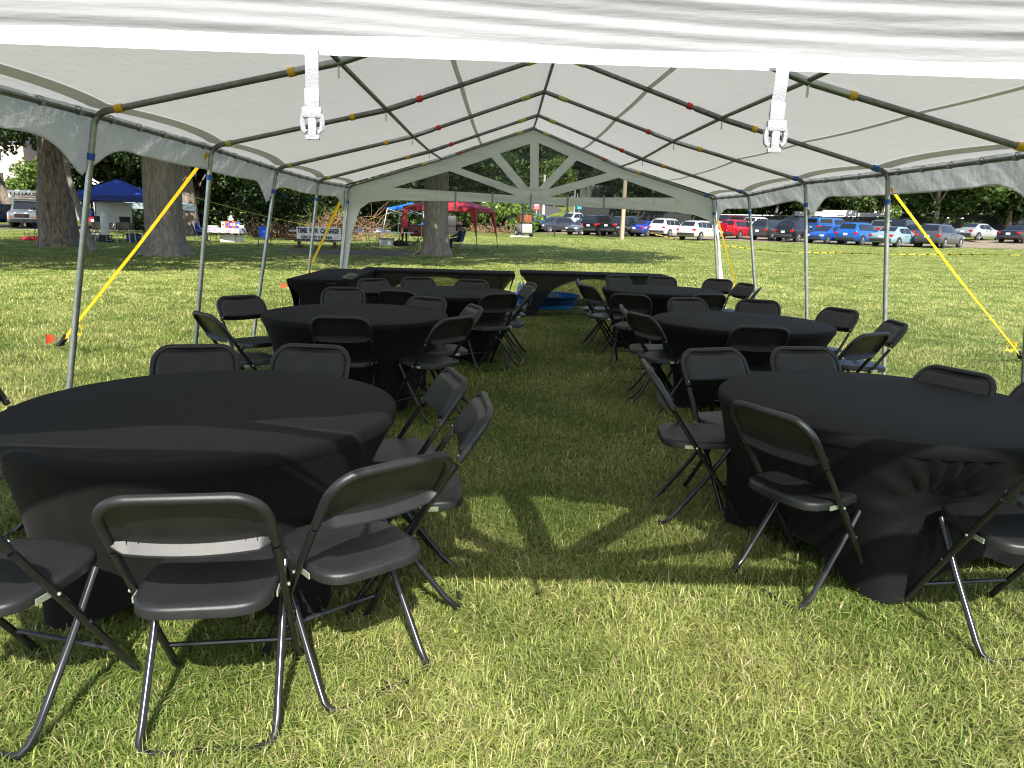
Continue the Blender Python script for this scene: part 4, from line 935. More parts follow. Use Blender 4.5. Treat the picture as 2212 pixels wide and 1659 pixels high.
def cooler(label, x, y, z, d, body, lid, rz=0, name='cooler'):
    t = thing(name, label, name.replace('_', ' '), (x, y, z), rz); w, l, h = d
    MB().cbox((0, 0, h*.41), (w, l, h*.82), .02).build('body', body, t); MB().cbox((0, 0, h*.91), (w*1.03, l*1.03, h*.16), .015).build('lid', lid, t)
    MB().tube([(-w*.53, -.1, h*.65), (-w*.58, -.1, h*.5), (-w*.58, .1, h*.5), (-w*.53, .1, h*.65)], .012, 5).build('handle', lid, t)
Mnavy = mat('navy_plastic', (.02, .04, .12), .5)
cooler('navy blue storage chest between the cooker legs at left', -18.75, 38.9, float(gz(-18.7, 38.9)), (.95, .5, .42), Mnavy, M_black)
cooler('dark chest on grass just left of the leaning sapling', -20.4, 38.4, float(gz(-20.4, 38.4)), (.7, .45, .4), M_black, M_grey)
t = thing('folded_bag', 'crumpled red cloth bag with thin rods on the grass at left', 'bag', G(-23.1, 37.4)); b = MB()
for k in range(9): b.ball((rnd.uniform(-.55, .55), rnd.uniform(-.15, .15), .07), (.22, .16, rnd.uniform(.08, .15)), 10)
b.build('cloth', mat('red_cloth', (.55, .02, .04), .7, bump=.6, bscale=9), t, 180); b = MB()
for a, c in ((-.45, -.5), (-.2, -.42), (.0, .05), (.15, .0), (.3, .2)): b.tube([(a, 0, 0), (c, .02, 1.05)], .011, 5)
b.build('rods', M_black, t)
# folding tables
def fold_table(label, x, y, rz, L, Wd, m, cloth=None, h=.74):
    t = thing('folding_table', label, 'table', G(x, y), rz)
    MB().cbox((0, 0, h-.02), (L, Wd, .045), .012).build('tabletop', m, t)
    for sx in (-1, 1):
        MB().tube([(sx*(L/2-.3), -Wd/2+.1, h-.05), (sx*(L/2-.2), -Wd/2+.08, 0)], .015, 6).build('leg', M_black, t); MB().tube([(sx*(L/2-.3), Wd/2-.1, h-.05), (sx*(L/2-.2), Wd/2-.08, 0)], .015, 6).build('leg', M_black, t)
        MB().tube([(sx*(L/2-.25), -Wd/2+.1, .3), (sx*(L/2-.25), Wd/2-.1, .3)], .010, 5).build('crossbar', M_black, t)
        MB().tube([(sx*.2, 0, h-.05), (sx*(L/2-.26), 0, .38)], .010, 5).build('brace', M_black, t)
    return t
def cloth_over(label, x, y, rz, L, Wd, m, h=.76, drop=.28):
    t = MB(); 
    def fn(u, v):
        X, Y = (2*u-1)*(L/2+drop), (2*v-1)*(Wd/2+drop); ox, oy = max(0, abs(X)-L/2), max(0, abs(Y)-Wd/2); q = math.hypot(ox, oy)
        return (math.copysign(min(abs(X), L/2+.02+.12*ox), X), math.copysign(min(abs(Y), Wd/2+.02+.15*oy), Y), h-q*.92+.012*math.sin(u*31+v*11)*min(1, q*9))
    t.grid(fn, 34, 18); o = t.build('tablecloth', m, None, 180); o.location = G(x, y); o.rotation_euler = (0, 0, rz); return tag(o, label, 'tablecloth')
Mtt = mat('pale_table_plastic', (.66, .66, .62), .5)
fold_table('folding table under the printed cloth beside the grey trunk', -15.15, 41.3, rad(-8), 1.9, .76, Mtt)
cloth_over('purple grey printed cloth slipping off the left picnic table', -15.15, 41.3, rad(-8), 1.9, .76, mat('purple_print', (.20, .17, .23), .7, var=.4, scale=3, col2=(.42, .38, .42)))
def boxthing(label, x, y, z, d, m, name='box', cat='box', rz=0, par=None):
    t = thing(name, label, cat, (x, y, z), rz); MB().cbox((0, 0, d[2]/2), d, min(d)*.06).build('carton', m, t); MB().box((0, -d[1]/2-.002, d[2]*.5), (d[0]*.7, .004, d[2]*.35)).build('printed_panel', par or Mtt, t, 0)
zt = float(gz(-15, 41))+.772
Mcer = mat('red_orange_print', (.75, .10, .03), .5); Mcb = mat('blue_print', (.03, .07, .40), .5)
boxthing('white and red carton at left of the row on the printed cloth', -15.20, 41.2, zt, (.20, .12, .32), Mtt, par=Mcer); boxthing('red cereal type carton in the row on the printed cloth', -14.98, 41.2, zt, (.18, .1, .36), Mcer, par=Mcb); boxthing('blue carton between the red ones on the printed cloth', -14.80, 41.25, zt, (.16, .1, .34), Mcb); boxthing('tall red carton with a round mark on the printed cloth', -14.62, 41.2, zt, (.18, .1, .36), Mcer); boxthing('blue and white carton at right of the row on the cloth', -14.40, 41.2, zt, (.20, .1, .33), Mcb)
boxthing('clear plastic tray of food at the left of the printed cloth', -15.75, 41.15, zt, (.55, .3, .10), mat('clear_tray', (.5, .5, .45), .3, var=.3, scale=14), 'food_tray', 'tray'); boxthing('green and white packet at right end of the printed cloth', -14.18, 41.1, zt, (.22, .16, .16), mat('pale_green', (.45, .6, .35), .5))
t = thing('plastic_bag', 'white plastic bag standing on top of the carton row', 'bag', (-14.8, 41.25, zt+.36)); MB().lathe([(.02, 0), (.13, .01), (.16, .08), (.10, .16), (.05, .22), (.08, .26)], 12).build('sack', M_white, t, 180); MB().tube([(-.05, 0, .22), (-.03, 0, .3), (.03, 0, .3), (.05, 0, .22)], .01, 5).build('loop_handle', M_white, t)
cooler('white foam cooler below the printed cloth', -14.9, 41.5, float(gz(-15, 41.5)), (1.1, .5, .38), M_white, M_white)
fold_table('grey folding table right of the banner with a small bag', -7.75, 40.3, rad(-4), 1.5, .7, Mtt)
t = thing('small_bag', 'small grey plastic bag on the table right of the banner', 'bag', (-7.65, 40.2, float(gz(-7.7, 40.2))+.75)); MB().lathe([(.02, 0), (.14, .01), (.16, .10), (.09, .20), (.10, .27)], 12).build('sack', mat('grey_bag', (.4, .38, .38), .5), t, 180); MB().tube([(-.04, 0, .24), (0, 0, .31), (.04, 0, .24)], .01, 5).build('knot', M_grey, t)
fold_table('long pale folding table before the standing person in red', -5.95, 40.5, rad(-4), 2.15, .75, Mtt)
za = float(gz(-6, 40.5))+.745
boxthing('white carton at the left end of the long pale table', -6.65, 40.5, za, (.32, .25, .16), M_white, par=Mcb); boxthing('paper towel roll lying on the long pale table', -6.2, 40.45, za, (.26, .12, .11), M_white, 'paper_roll', 'paper roll')
t = thing('sauce_bottle', 'tan sauce bottle standing at the right of the long pale table', 'bottle', (-5.42, 40.3, za)); MB().lathe([(.04, 0), (.045, .03), (.045, .16), (.015, .24), (.012, .28)], 12).build('bottle_body', mat('tan_sauce', (.6, .42, .22), .4), t); MB().lathe([(.018, .26), (.018, .30), (.004, .32)], 8).build('cap', M_yel, t)
cooler('pale grey tub with lid under the long pale table', -6.3, 40.6, float(gz(-6.3, 40.6)), (.75, .5, .42), mat('grey_tub', (.45, .5, .5), .4, trans=.2), M_grey, 0, 'storage_tub')
t = thing('duffel_bag', 'black bag slumped on the grass beside the pale tub', 'bag', G(-5.62, 40.7)); b = MB(); b.ball((0, 0, .14), (.35, .22, .17), 14); b.ball((.25, .05, .10), (.25, .2, .13), 12); b.build('sack', M_black, t, 180); MB().tube([(-.2, -.1, .25), (0, -.15, .36), (.2, -.1, .25)], .018, 6).build('handle', M_trim, t)
t = thing('stand_cooler', 'wine red rolling cooler on a black cross leg stand', 'cooler', G(-4.72, 41.4), rad(-10)); Mw = mat('wine_plastic', (.13, .022, .03), .4)
MB().cbox((0, 0, .82), (.80, .45, .62), .10).build('body', Mw, t); MB().cbox((0, 0, 1.10), (.82, .47, .08), .03).build('lid', Mw, t); MB().cbox((.0, -.235, .80), (.16, .02, .12), .008).build('latch', M_black, t)
MB().tube([(-.36, -.2, .52), (.36, -.2, 0)], .018, 6).build('leg', M_black, t); MB().tube([(.36, -.2, .52), (-.36, -.2, 0)], .018, 6).build('leg', M_black, t); MB().tube([(-.36, .2, .52), (.36, .2, 0)], .018, 6).build('leg', M_black, t); MB().tube([(.36, .2, .52), (-.36, .2, 0)], .018, 6).build('leg', M_black, t)
t = thing('water_jug', 'blue jug on the white bench beyond the wine red cooler', 'jug', (-4.75, 44.0, float(gz(-4.75, 44))+.78)); MB().lathe([(.02, 0), (.2, 0), (.21, .3), (.15, .38), (.05, .42)], 16).build('jug_body', Mp, t); MB().lathe([(.06, .40), (.06, .46), (.02, .47)], 10).build('cap', M_white, t)
fold_table('white folding bench beyond the wine red cooler', -4.5, 44.1, 0, 1.5, .6, M_white)
t = thing('covered_grill', 'dark covered grill standing on the verge behind the red canopy', 'grill', G(-4.65, 66)); MB().cbox((0, 0, 1.15), (1.0, .7, .9), .18).build('cover', M_trim, t); MB().tube([(0, 0, 1.5), (-.15, 0, 1.72), (.02, 0, 1.75)], .03, 6).build('hook', M_galv, t); MB().box((0, 0, .35), (.9, .6, .7)).build('cabinet', M_black, t)
# picnic table with banner
t = thing('picnic_table', 'old dark wooden picnic table under the lettered banner', 'table', G(-9.05, 36.6), rad(2))
MB().cbox((0, 0, .72), (2.6, .75, .07), .012).build('tabletop', M_wood, t)
for s in (-1, 1): MB().cbox((0, s*.72, .40), (2.6, .28, .06), .012).build('bench', M_wood, t)
for sx in (-1, 1): MB().box((sx*.85, 0, .36), (.14, .14, .72)).box((sx*.85, 0, .36), (.12, 1.5, .10)).box((sx*.85, 0, .06), (.14, 1.3, .12)).build('trestle', M_wood, t)
def text_mb(s, size, m, name, par, M, ext=.002, bold=.0):
    cu = bpy.data.curves.new(name, 'FONT'); cu.body = s; cu.size = size; cu.align_x = 'CENTER'; cu.align_y = 'CENTER'; cu.extrude = ext; cu.offset = bold
    o = bpy.data.objects.new(name, cu); COL.objects.link(o); bpy.context.view_layer.update()
    me = bpy.data.meshes.new_from_object(o.evaluated_get(bpy.context.evaluated_depsgraph_get())); bpy.data.objects.remove(o); bpy.data.curves.remove(cu)
    me.name = name; me.transform(M); me.materials.clear(); me.materials.append(m)
    o = bpy.data.objects.new(name, me); COL.objects.link(o); o.parent = par; return o
STAND = Matrix.Rotation(PI/2, 4, 'X')
ban = thing('banner', 'white banner lettered TIME FOR CHANGE hanging from the picnic table', 'banner', (-8.80, 36.0, float(gz(-8.8, 36))), rad(1))
MB().grid(lambda u, v: ((u-.5)*2.10, .015*math.sin(u*9+v*2), 1.0-v*.68+.02*math.sin(u*PI)*(1-2*v)), 24, 8).build('sheet', mat('white_banner', (.82, .86, .86), .6, bump=.2, bscale=6), ban, 180)
Mink = mat('navy_ink', (.02, .025, .07), .6)
text_mb('TIME  FOR  CHANGE', .245, Mink, 'lettering', ban, Matrix.Translation((-.02, -.024, .82)) @ STAND @ Matrix.Diagonal((.86, 1.25, 1, 1)), .002, .011)
text_mb('GROUP OF NA', .20, Mink, 'lettering', ban, Matrix.Translation((-.10, -.024, .52)) @ STAND @ Matrix.Diagonal((1.12, 1.0, 1, 1)), .002, .008)
em = MB(); em.tube([(.86+.11*math.cos(a), -.024, .53+.11*math.sin(a)) for a in [2*PI*k/20 for k in range(20)]], .006, 4, closed=True); em.tube([(.86+.07*math.cos(a), -.024, .53+.07*math.sin(a)) for a in [PI/4+PI/2*k for k in range(2)]], .006, 4, closed=True)
Mgold = mat('gold_ink', (.55, .42, .18), .6); em.build('emblem', Mgold, ban); text_mb('NA', .075, Mgold, 'emblem_letters', ban, Matrix.Translation((.86, -.024, .53)) @ STAND)
boxthing('white tray on the left end of the picnic table', -10.1, 36.5, float(gz(-10, 36.5))+.757, (.45, .25, .08), M_white, 'tray', 'tray')
# camp chairs
def camp_chair(label, x, y, rz, col):
    t = thing('camp_chair', label, 'camp chair', G(x, y), rz); m = mat('canvas_'+col[0], col[1], .7, bump=.3, bscale=12)
    MB().grid(lambda u, v: ((u-.5)*.52, .22-.46*v, .42-.05*math.sin(PI*u)+.03*v), 8, 6).build('seat', m, t, 180)
    MB().grid(lambda u, v: ((u-.5)*.54, -.24-.18*v-.04*math.sin(PI*u), .44+.52*v-.04*(2*u-1)**2*v), 8, 8).build('backrest', m, t, 180)
    for s in (-1, 1):
        MB().tube([(s*.30, .24, 0), (s*.26, -.26, .45), (s*.27, -.42, .95)], .011, 6).build('leg', M_trim, t); MB().tube([(s*.30, -.30, 0), (s*.28, .24, .62)], .011, 6).build('leg', M_trim, t)
        MB().box((s*.30, -.03, .63), (.07, .48, .02)).build('armrest', m, t); MB().tube([(s*.30, -.3, .02), (-s*.26, -.28, .42)], .010, 5).build('brace', M_galv, t)
    return t
camp_chair('empty bright blue camp chair left of the picnic table', -12.0, 38.0, rad(200), ('blue', (.012, .09, .50)))
camp_chair('dark blue camp chair under the person beside the grey trunk', -16.15, 40.4, rad(-60), ('dark', (.012, .05, .22)))
camp_chair('navy camp chair under the person in the sun hat', -2.35, 37.4, rad(75), ('navy', (.012, .03, .16)))
# people
def person(label, x, y, rz, J, E, skin, shirt, trousers, split, hair=None, hat=None, vest=None, z=0):
    t = thing('person', label, 'person', G(x, y, z), rz)
    me = bpy.data.meshes.new('body'); names = list(J); me.from_pydata([J[n][:3] for n in names], [(names.index(a), names.index(b)) for a, b in E], []); me.update()
    o = bpy.data.objects.new('body', me); COL.objects.link(o)
    md = o.modifiers.new('skin', 'SKIN'); md.use_smooth_shade = True; sub = o.modifiers.new('sub', 'SUBSURF'); sub.levels = 1; sub.render_levels = 1
    for i, n in enumerate(names): r = J[n][3]; me.skin_vertices[0].data[i].radius = (r, r*(.72 if n in ('chest', 'pelvis', 'waist') else 1)); me.skin_vertices[0].data[i].use_root = n == 'pelvis'
    bpy.context.view_layer.update()
    m2 = bpy.data.meshes.new_from_object(o.evaluated_get(bpy.context.evaluated_depsgraph_get())); bpy.data.objects.remove(o); m2.name = 'body'
    m2.materials.clear(); [m2.materials.append(q) for q in (skin, shirt, trousers)]
    for p in m2.polygons: p.material_index = split(p.center)
    b = bpy.data.objects.new('body', m2); COL.objects.link(b); b.parent = t
    h = Vector(J['head'][:3]); f = MB(); f.ball(h+Vector((0, .105, -.01)), (.018, .025, .022), 8); f.ball(h+Vector((0, .09, -.055)), (.03, .012, .008), 8)
    for s in (-1, 1): f.ball(h+Vector((s*.098, -.005, 0)), (.012, .025, .035), 8)
    f.build('face_features', skin, t, 180); e = MB()
    for s in (-1, 1): e.ball(h+Vector((s*.035, .092, .015)), .011, 6)
    e.build('eyes', M_black, t)
    if hair: MB().ball(h+Vector((0, -.018, .03)), (.105, .112, .105), 14).build('hair', hair, t, 180)
    if hat: MB().lathe([(.19, 0), (.185, .025), (.115, .05), (.105, .13), (.06, .155), (.01, .16)], 18, tuple(h+Vector((0, 0, .03))), cap=False).build('sun_hat', hat, t, 180)
    if vest: MB().lathe([(.20, 0), (.205, .2), (.225, .4), (.20, .52), (.10, .58)], 18, (J['waist'][0], J['waist'][1], J['waist'][2]-.16), cap=False).xf(Matrix.Translation((J['waist'][0], J['waist'][1], 0)) @ Matrix.Diagonal((1, .74, 1, 1)) @ Matrix.Translation((-J['waist'][0], -J['waist'][1], 0))).build('vest', vest, t, 180)
    hb = MB()
    for s in ('l', 'r'):
        hd = Vector(J['hand_'+s][:3]); d = (hd-Vector(J['wrist_'+s][:3])).normalized(); sd = d.orthogonal().normalized()
        for k in range(4): hb.tube([hd+sd*(k-1.5)*.016, hd+sd*(k-1.5)*.019+d*(.055+.012*(k in (1, 2))), hd+sd*(k-1.5)*.019+d*.085+Vector((0, 0, -.02))], [.009, .008, .006], 5)
        hb.tube([hd-d*.03, hd-sd*.04+d*.015, hd-sd*.045+d*.04], [.010, .009, .007], 5)
    hb.build('fingers', skin, t, 180)
    return t
EDG = [('pelvis', 'waist'), ('waist', 'chest'), ('chest', 'neck'), ('neck', 'head'), ('head', 'crown_')] + [(a+s, b+s) for s in ('_l', '_r') for a, b in (('shoulder', 'elbow'), ('elbow', 'wrist'), ('wrist', 'hand'), ('hip', 'knee'), ('knee', 'ankle'), ('ankle', 'toe'))] + [('chest', 'shoulder_l'), ('chest', 'shoulder_r'), ('pelvis', 'hip_l'), ('pelvis', 'hip_r')]
def joints(stand, arm=0):
    J = {}
    if stand:
        J.update(pelvis=(0, 0, .92, .15), waist=(0, .01, 1.08, .14), chest=(0, .03, 1.34, .165), neck=(0, .05, 1.50, .055), head=(0, .09, 1.62, .098), crown_=(0, .09, 1.70, .085))
        for s, n in ((-1, '_l'), (1, '_r')):
            J.update({'shoulder'+n: (s*.19, .03, 1.41, .062), 'elbow'+n: (s*.25, .12, 1.14, .046), 'wrist'+n: (s*.20, .34, 1.02, .034), 'hand'+n: (s*.18, .42, .98, .036), 'hip'+n: (s*.10, 0, .88, .10), 'knee'+n: (s*.12, .03, .48, .068), 'ankle'+n: (s*.13, -.02, .09, .045), 'toe'+n: (s*.15, .16, .04, .04)})
    else:
        J.update(pelvis=(0, -.14, .52, .16), waist=(0, -.17, .68, .15), chest=(0, -.20, .92, .165), neck=(0, -.18, 1.08, .055), head=(0, -.14, 1.20, .098), crown_=(0, -.14, 1.28, .085))
        for s, n in ((-1, '_l'), (1, '_r')):
            J.update({'shoulder'+n: (s*.19, -.19, .98, .062), 'elbow'+n: (s*.26, -.06, .72, .046), 'wrist'+n: (s*.20, .16, .66, .034), 'hand'+n: (s*.16, .24, .64, .036), 'hip'+n: (s*.10, -.10, .50, .10), 'knee'+n: (s*.13, .30, .50, .07), 'ankle'+n: (s*.13, .30, .09, .045), 'toe'+n: (s*.14, .46, .04, .04)})
    return J
sk_d = mat('brown_skin', (.10, .055, .035), .5); cl_k = mat('black_clothes', (.018, .018, .022), .8); cl_d = mat('dark_denim', (.02, .025, .04), .8); cl_b = mat('blue_shirt', (.02, .07, .30), .8)
person('standing person in a red vest and dark trousers behind the long pale table', -5.48, 41.6, rad(215), joints(True), EDG, sk_d, mat('grey_shirt', (.06, .06, .07), .8), cl_k, lambda c: 2 if c.z < .95 else (1 if c.z < 1.45 and (abs(c.x) < .2 or c.z > 1.16) else 0), hair=M_black, vest=mat('red_vest', (.60, .035, .05), .7))
person('bald seated person in blue, back turned, beside the thick grey trunk', -16.15, 40.4, rad(-60), joints(False), EDG, sk_d, cl_b, cl_d, lambda c: 0 if c.z > 1.04 else (1 if c.z > .58 and c.y < .1 else (2 if c.z < .6 and c.y > -.3 and abs(c.x) < .24 else 0)), z=.02)
person('person in a pale sun hat seated beside the old tree', -2.35, 37.4, rad(75), joints(False), EDG, sk_d, cl_k, cl_d, lambda c: 0 if c.z > 1.04 else (1 if c.z > .58 and c.y < .1 else (2 if c.z < .6 and c.y > -.3 and abs(c.x) < .24 else 0)), hair=M_black, hat=mat('pink_straw', (.62, .42, .36), .8), z=.02)
# ropes and caution tape
def rope(label, pts, r, m, name='rope'):
    t = MB().tube(pts, r, 5).build(name, m); return tag(t, label, 'rope')
def sagpts(a, b, sag, n=14): a, b = Vector(a), Vector(b); return [a.lerp(b, k/n)-Vector((0, 0, sag*4*(k/n)*(1-k/n))) for k in range(n+1)]
rope('thin yellow rope sagging from the grey trunk to the brush heap', sagpts((-11.55, 27.4, 2.22), (-10.7, 45.5, .95), .12), .014, M_rope)
rope('thin yellow rope tied from the old tree towards brush at left', sagpts((-3.42, 32.3, 2.35), (-8.4, 46.5, 1.5), .06), .014, M_rope)
rope('loose yellow rope hanging down the side of the old tree', [(-3.46, 32.35, 2.4), (-3.50, 32.3, 1.6), (-3.52, 32.3, .8), (-3.60, 32.2, .3), (-3.85, 31.9, .1)], .013, M_rope)
def tape(label, pts, w):
    P = [Vector(p) for p in pts]; y = MB(); N_ = 260
    def at(u): q = u*(len(P)-1); i = min(int(q), len(P)-2); a, b = P[i], P[i+1]; return a.lerp(b, q-i), (b-a).normalized()
    t = thing('caution_tape', label, 'tape', tuple(P[0]))
    def edge(u, s): c, d = at(u); a = u*36; sd = d.cross(Vector((0, 0, 1))).normalized(); return c-P[0]+(Vector((0, 0, 1))*(.75+.25*math.cos(a))+sd*math.sin(a)*.5)*w*.5*s
    y.grid(lambda u, v: edge(u, 2*v-1), N_, 1)
    o = y.build('yellow_film', mat('caution_yellow', (.70, .56, .03), .4), t, 0); o.data.materials.append(M_black)
    for i, f in enumerate(o.data.polygons): f.material_index = 1 if i % 4 == 3 else 0
tape('twisted yellow and black caution tape strung across the lawn at right', TAPE, .055)

# ------------------------------------------------------------ street things
t = thing('utility_pole', 'pale wooden utility pole standing before the parked cars', 'pole', G(9.53, 60.9)); MB().tube([(0, 0, -.1), (.0, 0, 4.5), (.06, 0, 9)], [.175, .16, .14], 14).build('pole_shaft', M_polew, t); MB().tube([(-.172, -.05, 1.4), (-.172, -.05, 1.46)], .02, 6).build('staple', M_galv, t)
t = thing('light_tower', 'small towed light tower with orange box and white hood', 'trailer', G(1.7, 64.8), rad(20)); Mob = mat('orange_paint', (.19, .06, .026), .5, var=.2)
MB().cbox((0, 0, .68), (.92, 1.5, .76), .08).build('hood', mat('white_paint', (.32, .32, .31), .4), t); MB().box((0, 0, .25), (1.0, 1.7, .12)).build('chassis', M_trim, t)
MB().cbox((.0, 0, 1.48), (.98, .8, .62), .04).build('lamp_box', Mob, t); b = MB(); [b.box((x, -.41, 1.48), (.05, .03, .62)) for x in (-.5, -.25, 0, .25, .5)]; b.build('lamp_guard', mat('dark_orange', (.22, .05, .015), .6), t, 0); MB().tube([(-.3, 0, 1.78), (-.2, 0, 1.9), (.2, 0, 1.9), (.3, 0, 1.78)], .03, 6).build('handle', M_trim, t)
MB().box((-.38, -.62, 1.9), (.16, .16, 3.6)).build('mast', M_black, t); MB().tube([(-.5, -.8, .5), (-.7, -1.2, .25), (-.9, -1.9, .2)], .04, 6).build('tow_bar', M_trim, t)
for s in (-1, 1):
    w_ = MB().tube([(s*.56, 0, .30), (s*.76, 0, .30)], .30, 18).build('wheel', M_tyre, t, 40); MB().tube([(s*.765, 0, .30), (s*.77, 0, .30)], .16, 14).build('rim', M_white, w_); MB().lathe([(.36, 0), (.36, .02)], 8, (0, 0, 0)).xf(Matrix.Translation((s*.66, 0, .34)) @ Matrix.Rotation(PI/2, 4, 'Y') @ Matrix.Translation((0, 0, -.01))).build('mudguard', M_trim, t)
tag(MB().cbox((0, 0, .06), (1.6, .3, .1), .02).build('plank', mat('pale_board', (.55, .5, .45), .8), None, 40, G(1.3, 62.6)), 'pale board lying on bare ground before the light tower', 'board')
t = thing('short_post', 'short black post in the grass right of the light tower', 'post', G(4.4, 66.0)); MB().tube([(0, 0, 0), (0, 0, .75)], .06, 8).build('shaft', M_black, t); MB().lathe([(.075, .74), (.075, .79), (.02, .81)], 8).build('cap', M_black, t)
def road_sign(label, x, y, z, parts, post, h, txt=None):
    t = thing('road_sign', label, 'sign', G(x, y)); MB().tube([(0, 0, 0), (0, 0, h)], post[0], 8).build('post', post[1], t)
    for nm, c, d, m, n in parts:
        if n == 4: MB().cbox((0, -.06, c), (d[0], .03, d[1]), .01).build(nm, m, t)
        else: MB().tube([(0, -.06, c), (0, -.09, c)], d[0], n).xf(Matrix.Translation((0, 0, c)) @ Matrix.Rotation(PI/8, 4, 'Y') @ Matrix.Translation((0, 0, -c))).build(nm, m, t, 0)
    return t
Msr = mat('sign_red', (.55, .03, .04), .4); Mst = mat('sign_teal', (.02, .45, .38), .4)
sg = road_sign('red stop sign with red notice below, half hidden by the gable', 4.0, 95.5, 0, [('stop_panel', 3.15, (.42, .42), Msr, 8), ('notice_panel', 2.20, (.75, .95), Msr, 4)], (.05, mat('wood_post', (.42, .33, .22), .8)), 3.4)
text_mb('STOP', .30, M_white, 'lettering', sg, Matrix.Translation((0, -.095, 3.15)) @ STAND)
b = MB(); [b.box((0, -.08, 1.92+.14*k), (.55, .01, .05)) for k in range(5)]; b.build('notice_lines', M_white, sg, 0)
sg = road_sign('small teal green sign on a thin post by the fence', 9.3, 95, 0, [('sign_panel', 2.35, (.55, .85), Mst, 4)], (.04, M_galv), 2.7)
b = MB(); b.box((0, -.08, 2.42), (.25, .01, .3)); b.build('white_mark', M_white, sg, 0)
t = thing('lamp_post', 'tall grey post rising beside the teal sign', 'post', G(8.4, 92)); MB().tube([(0, 0, 0), (0, 0, 4.45)], [.16, .13], 10).build('shaft', M_galv, t); MB().tube([(0, 0, 4.4), (0, 0, 4.5)], .2, 10).build('cap', M_galv, t)
t = thing('white_post', 'pale thick post right of the red notice sign', 'post', G(4.8, 94)); MB().tube([(0, 0, 0), (0, 0, 6)], [.17, .14], 10).build('shaft', mat('pale_post', (.55, .5, .44), .8), t); MB().box((0, -.16, 2.6), (.3, .05, .3)).build('meter_box', M_grey, t)
# fences
def fence(label, a, b, h, n, kind):
    t = thing('fence', label, 'fence', G(a[0], a[1])); A = Vector((a[0], a[1])); B = Vector((b[0], b[1])); o = Vector(t.location); p = MB(); 
    def at(u, z): q = A.lerp(B, u); return Vector((q.x, q.y, float(gz(q.x, q.y))+z))-o
    for k in range(n+1): MB().tube([at(k/n, 0), at(k/n, h+.05)], .035, 6).build('post', M_galv if kind == 'mesh' else M_black, t)
    if kind == 'iron':
        q = int((B-A).length/.16)
        for k in range(q): p.tube([at(k/q, .05), at(k/q, h)], .012, 4)
        p.tube([at(0, .2), at(1, .2)], .02, 4); p.tube([at(0, h-.25), at(1, h-.25)], .02, 4); p.build('bars', M_black, t)
    else:
        p.grid(lambda u, v: at(u, .02+v*(h-.02)), n, 1); p.build('screen', mat('black_windscreen', (.016, .018, .018), .9) if kind == 'dark' else mat('grey_mesh', (.14, .15, .14), .6, alpha=.5), t, 0)
        MB().tube([at(0, h), at(1, h)], .03, 5).build('top_rail', M_galv, t)
fence('black screened fence behind the parked pickup trucks', (9.5, 104), (26, 101), 1.7, 12, 'dark')
fence('grey chain link court fence above the black screen', (11, 112), (22, 110), 4.0, 9, 'mesh')
fence('black iron railing fence in front of the long white bus', (26, 92), (52, 86), 1.35, 10, 'iron')
fence('dark wall of boards behind the iron railing and the coach front', (25, 93.2), (53, 87), 1.75, 10, 'dark')
fence('dark board fence behind the silver coupe', (46, 90), (74, 92), 2.2, 10, 'dark')
# bus
t = thing('coach', 'long white coach parked behind the iron fence and trees', 'coach', G(46, 97, -1.0), rad(-14)); 
MB().cbox((0, 0, 1.75), (17, 2.6, 2.9), .18).build('body', mat('coach_white', (.50, .51, .50), .3), t); MB().box((0, -1.305, 1.75), (16.2, .02, .85)).build('window_band', M_glass, t, 0); MB().cbox((-3, 0, 3.3), (4, 1.6, .25), .08).build('roof_unit', M_white, t); MB().cbox((4, 0, 3.3), (3, 1.6, .25), .08).build('roof_unit', M_white, t); MB().box((0, -1.31, .75), (16.6, .02, .4)).build('stripe', mat('dark_green_stripe', (.02, .08, .05), .4), t, 0)
for x in (-5.5, 5.5, 4.2): MB().tube([(x, -1.32, .48), (x, -1.05, .48)], .48, 18).build('wheel', M_tyre, t)
t = thing('work_shed', 'pale low building glimpsed between trees behind the white cars', 'building', G(22, 116), 0); MB().box((0, 0, 2.2), (5.2, 5, 3.2)).build('wall', mat('pale_wall', (.6, .6, .58), .8), t, 0); MB().box((0, 0, 4.1), (5.8, 5.6, .25)).build('roof', M_grey, t, 0); [MB().box((-1.3+2.6*k, -2.51, 2.4), (1.2, .04, 1.4)).build('window', M_glass, t, 0) for k in range(2)]
# houses at left
def house(label, x, y, rz, d, wall, porch, name):
    t = thing(name, label, 'house', G(x, y), rz); w, l, h = d; MB().box((0, 0, h/2), (w, l, h)).build('wall', wall, t, 0)
    MB().add([(-w/2-.3, -l/2-.3, h), (w/2+.3, -l/2-.3, h), (w/2+.3, l/2+.3, h), (-w/2-.3, l/2+.3, h), (-w/2+.5, 0, h+2.2), (w/2-.5, 0, h+2.2)], [(0, 1, 5, 4), (2, 3, 4, 5), (1, 2, 5), (3, 0, 4), (0, 3, 2, 1)]).build('roof', mat('slate', (.08, .08, .09), .8), t, 0)
    n = int(w//2.4)
    for k in range(n):
        for z in (1.7, 4.8, 7.6):
            if z+1 < h:
                f = MB().box((-w/2+1.3+k*2.4, -l/2-.03, z), (1.2, .10, 1.7)).build('window', M_white, t, 0); MB().box((-w/2+1.3+k*2.4, -l/2-.085, z), (.95, .03, 1.45)).build('pane', M_glass, f, 0)
    pr = MB().box((0, -l/2-1.2, 3.15), (w, 2.4, .28)).build('porch_roof', porch, t, 0)
    for k in range(n+1): MB().box((-w/2+.2+k*(w-.4)/n, -l/2-2.2, 1.5), (.2, .2, 3.0)).build('porch_column', porch, t, 0)
    return t
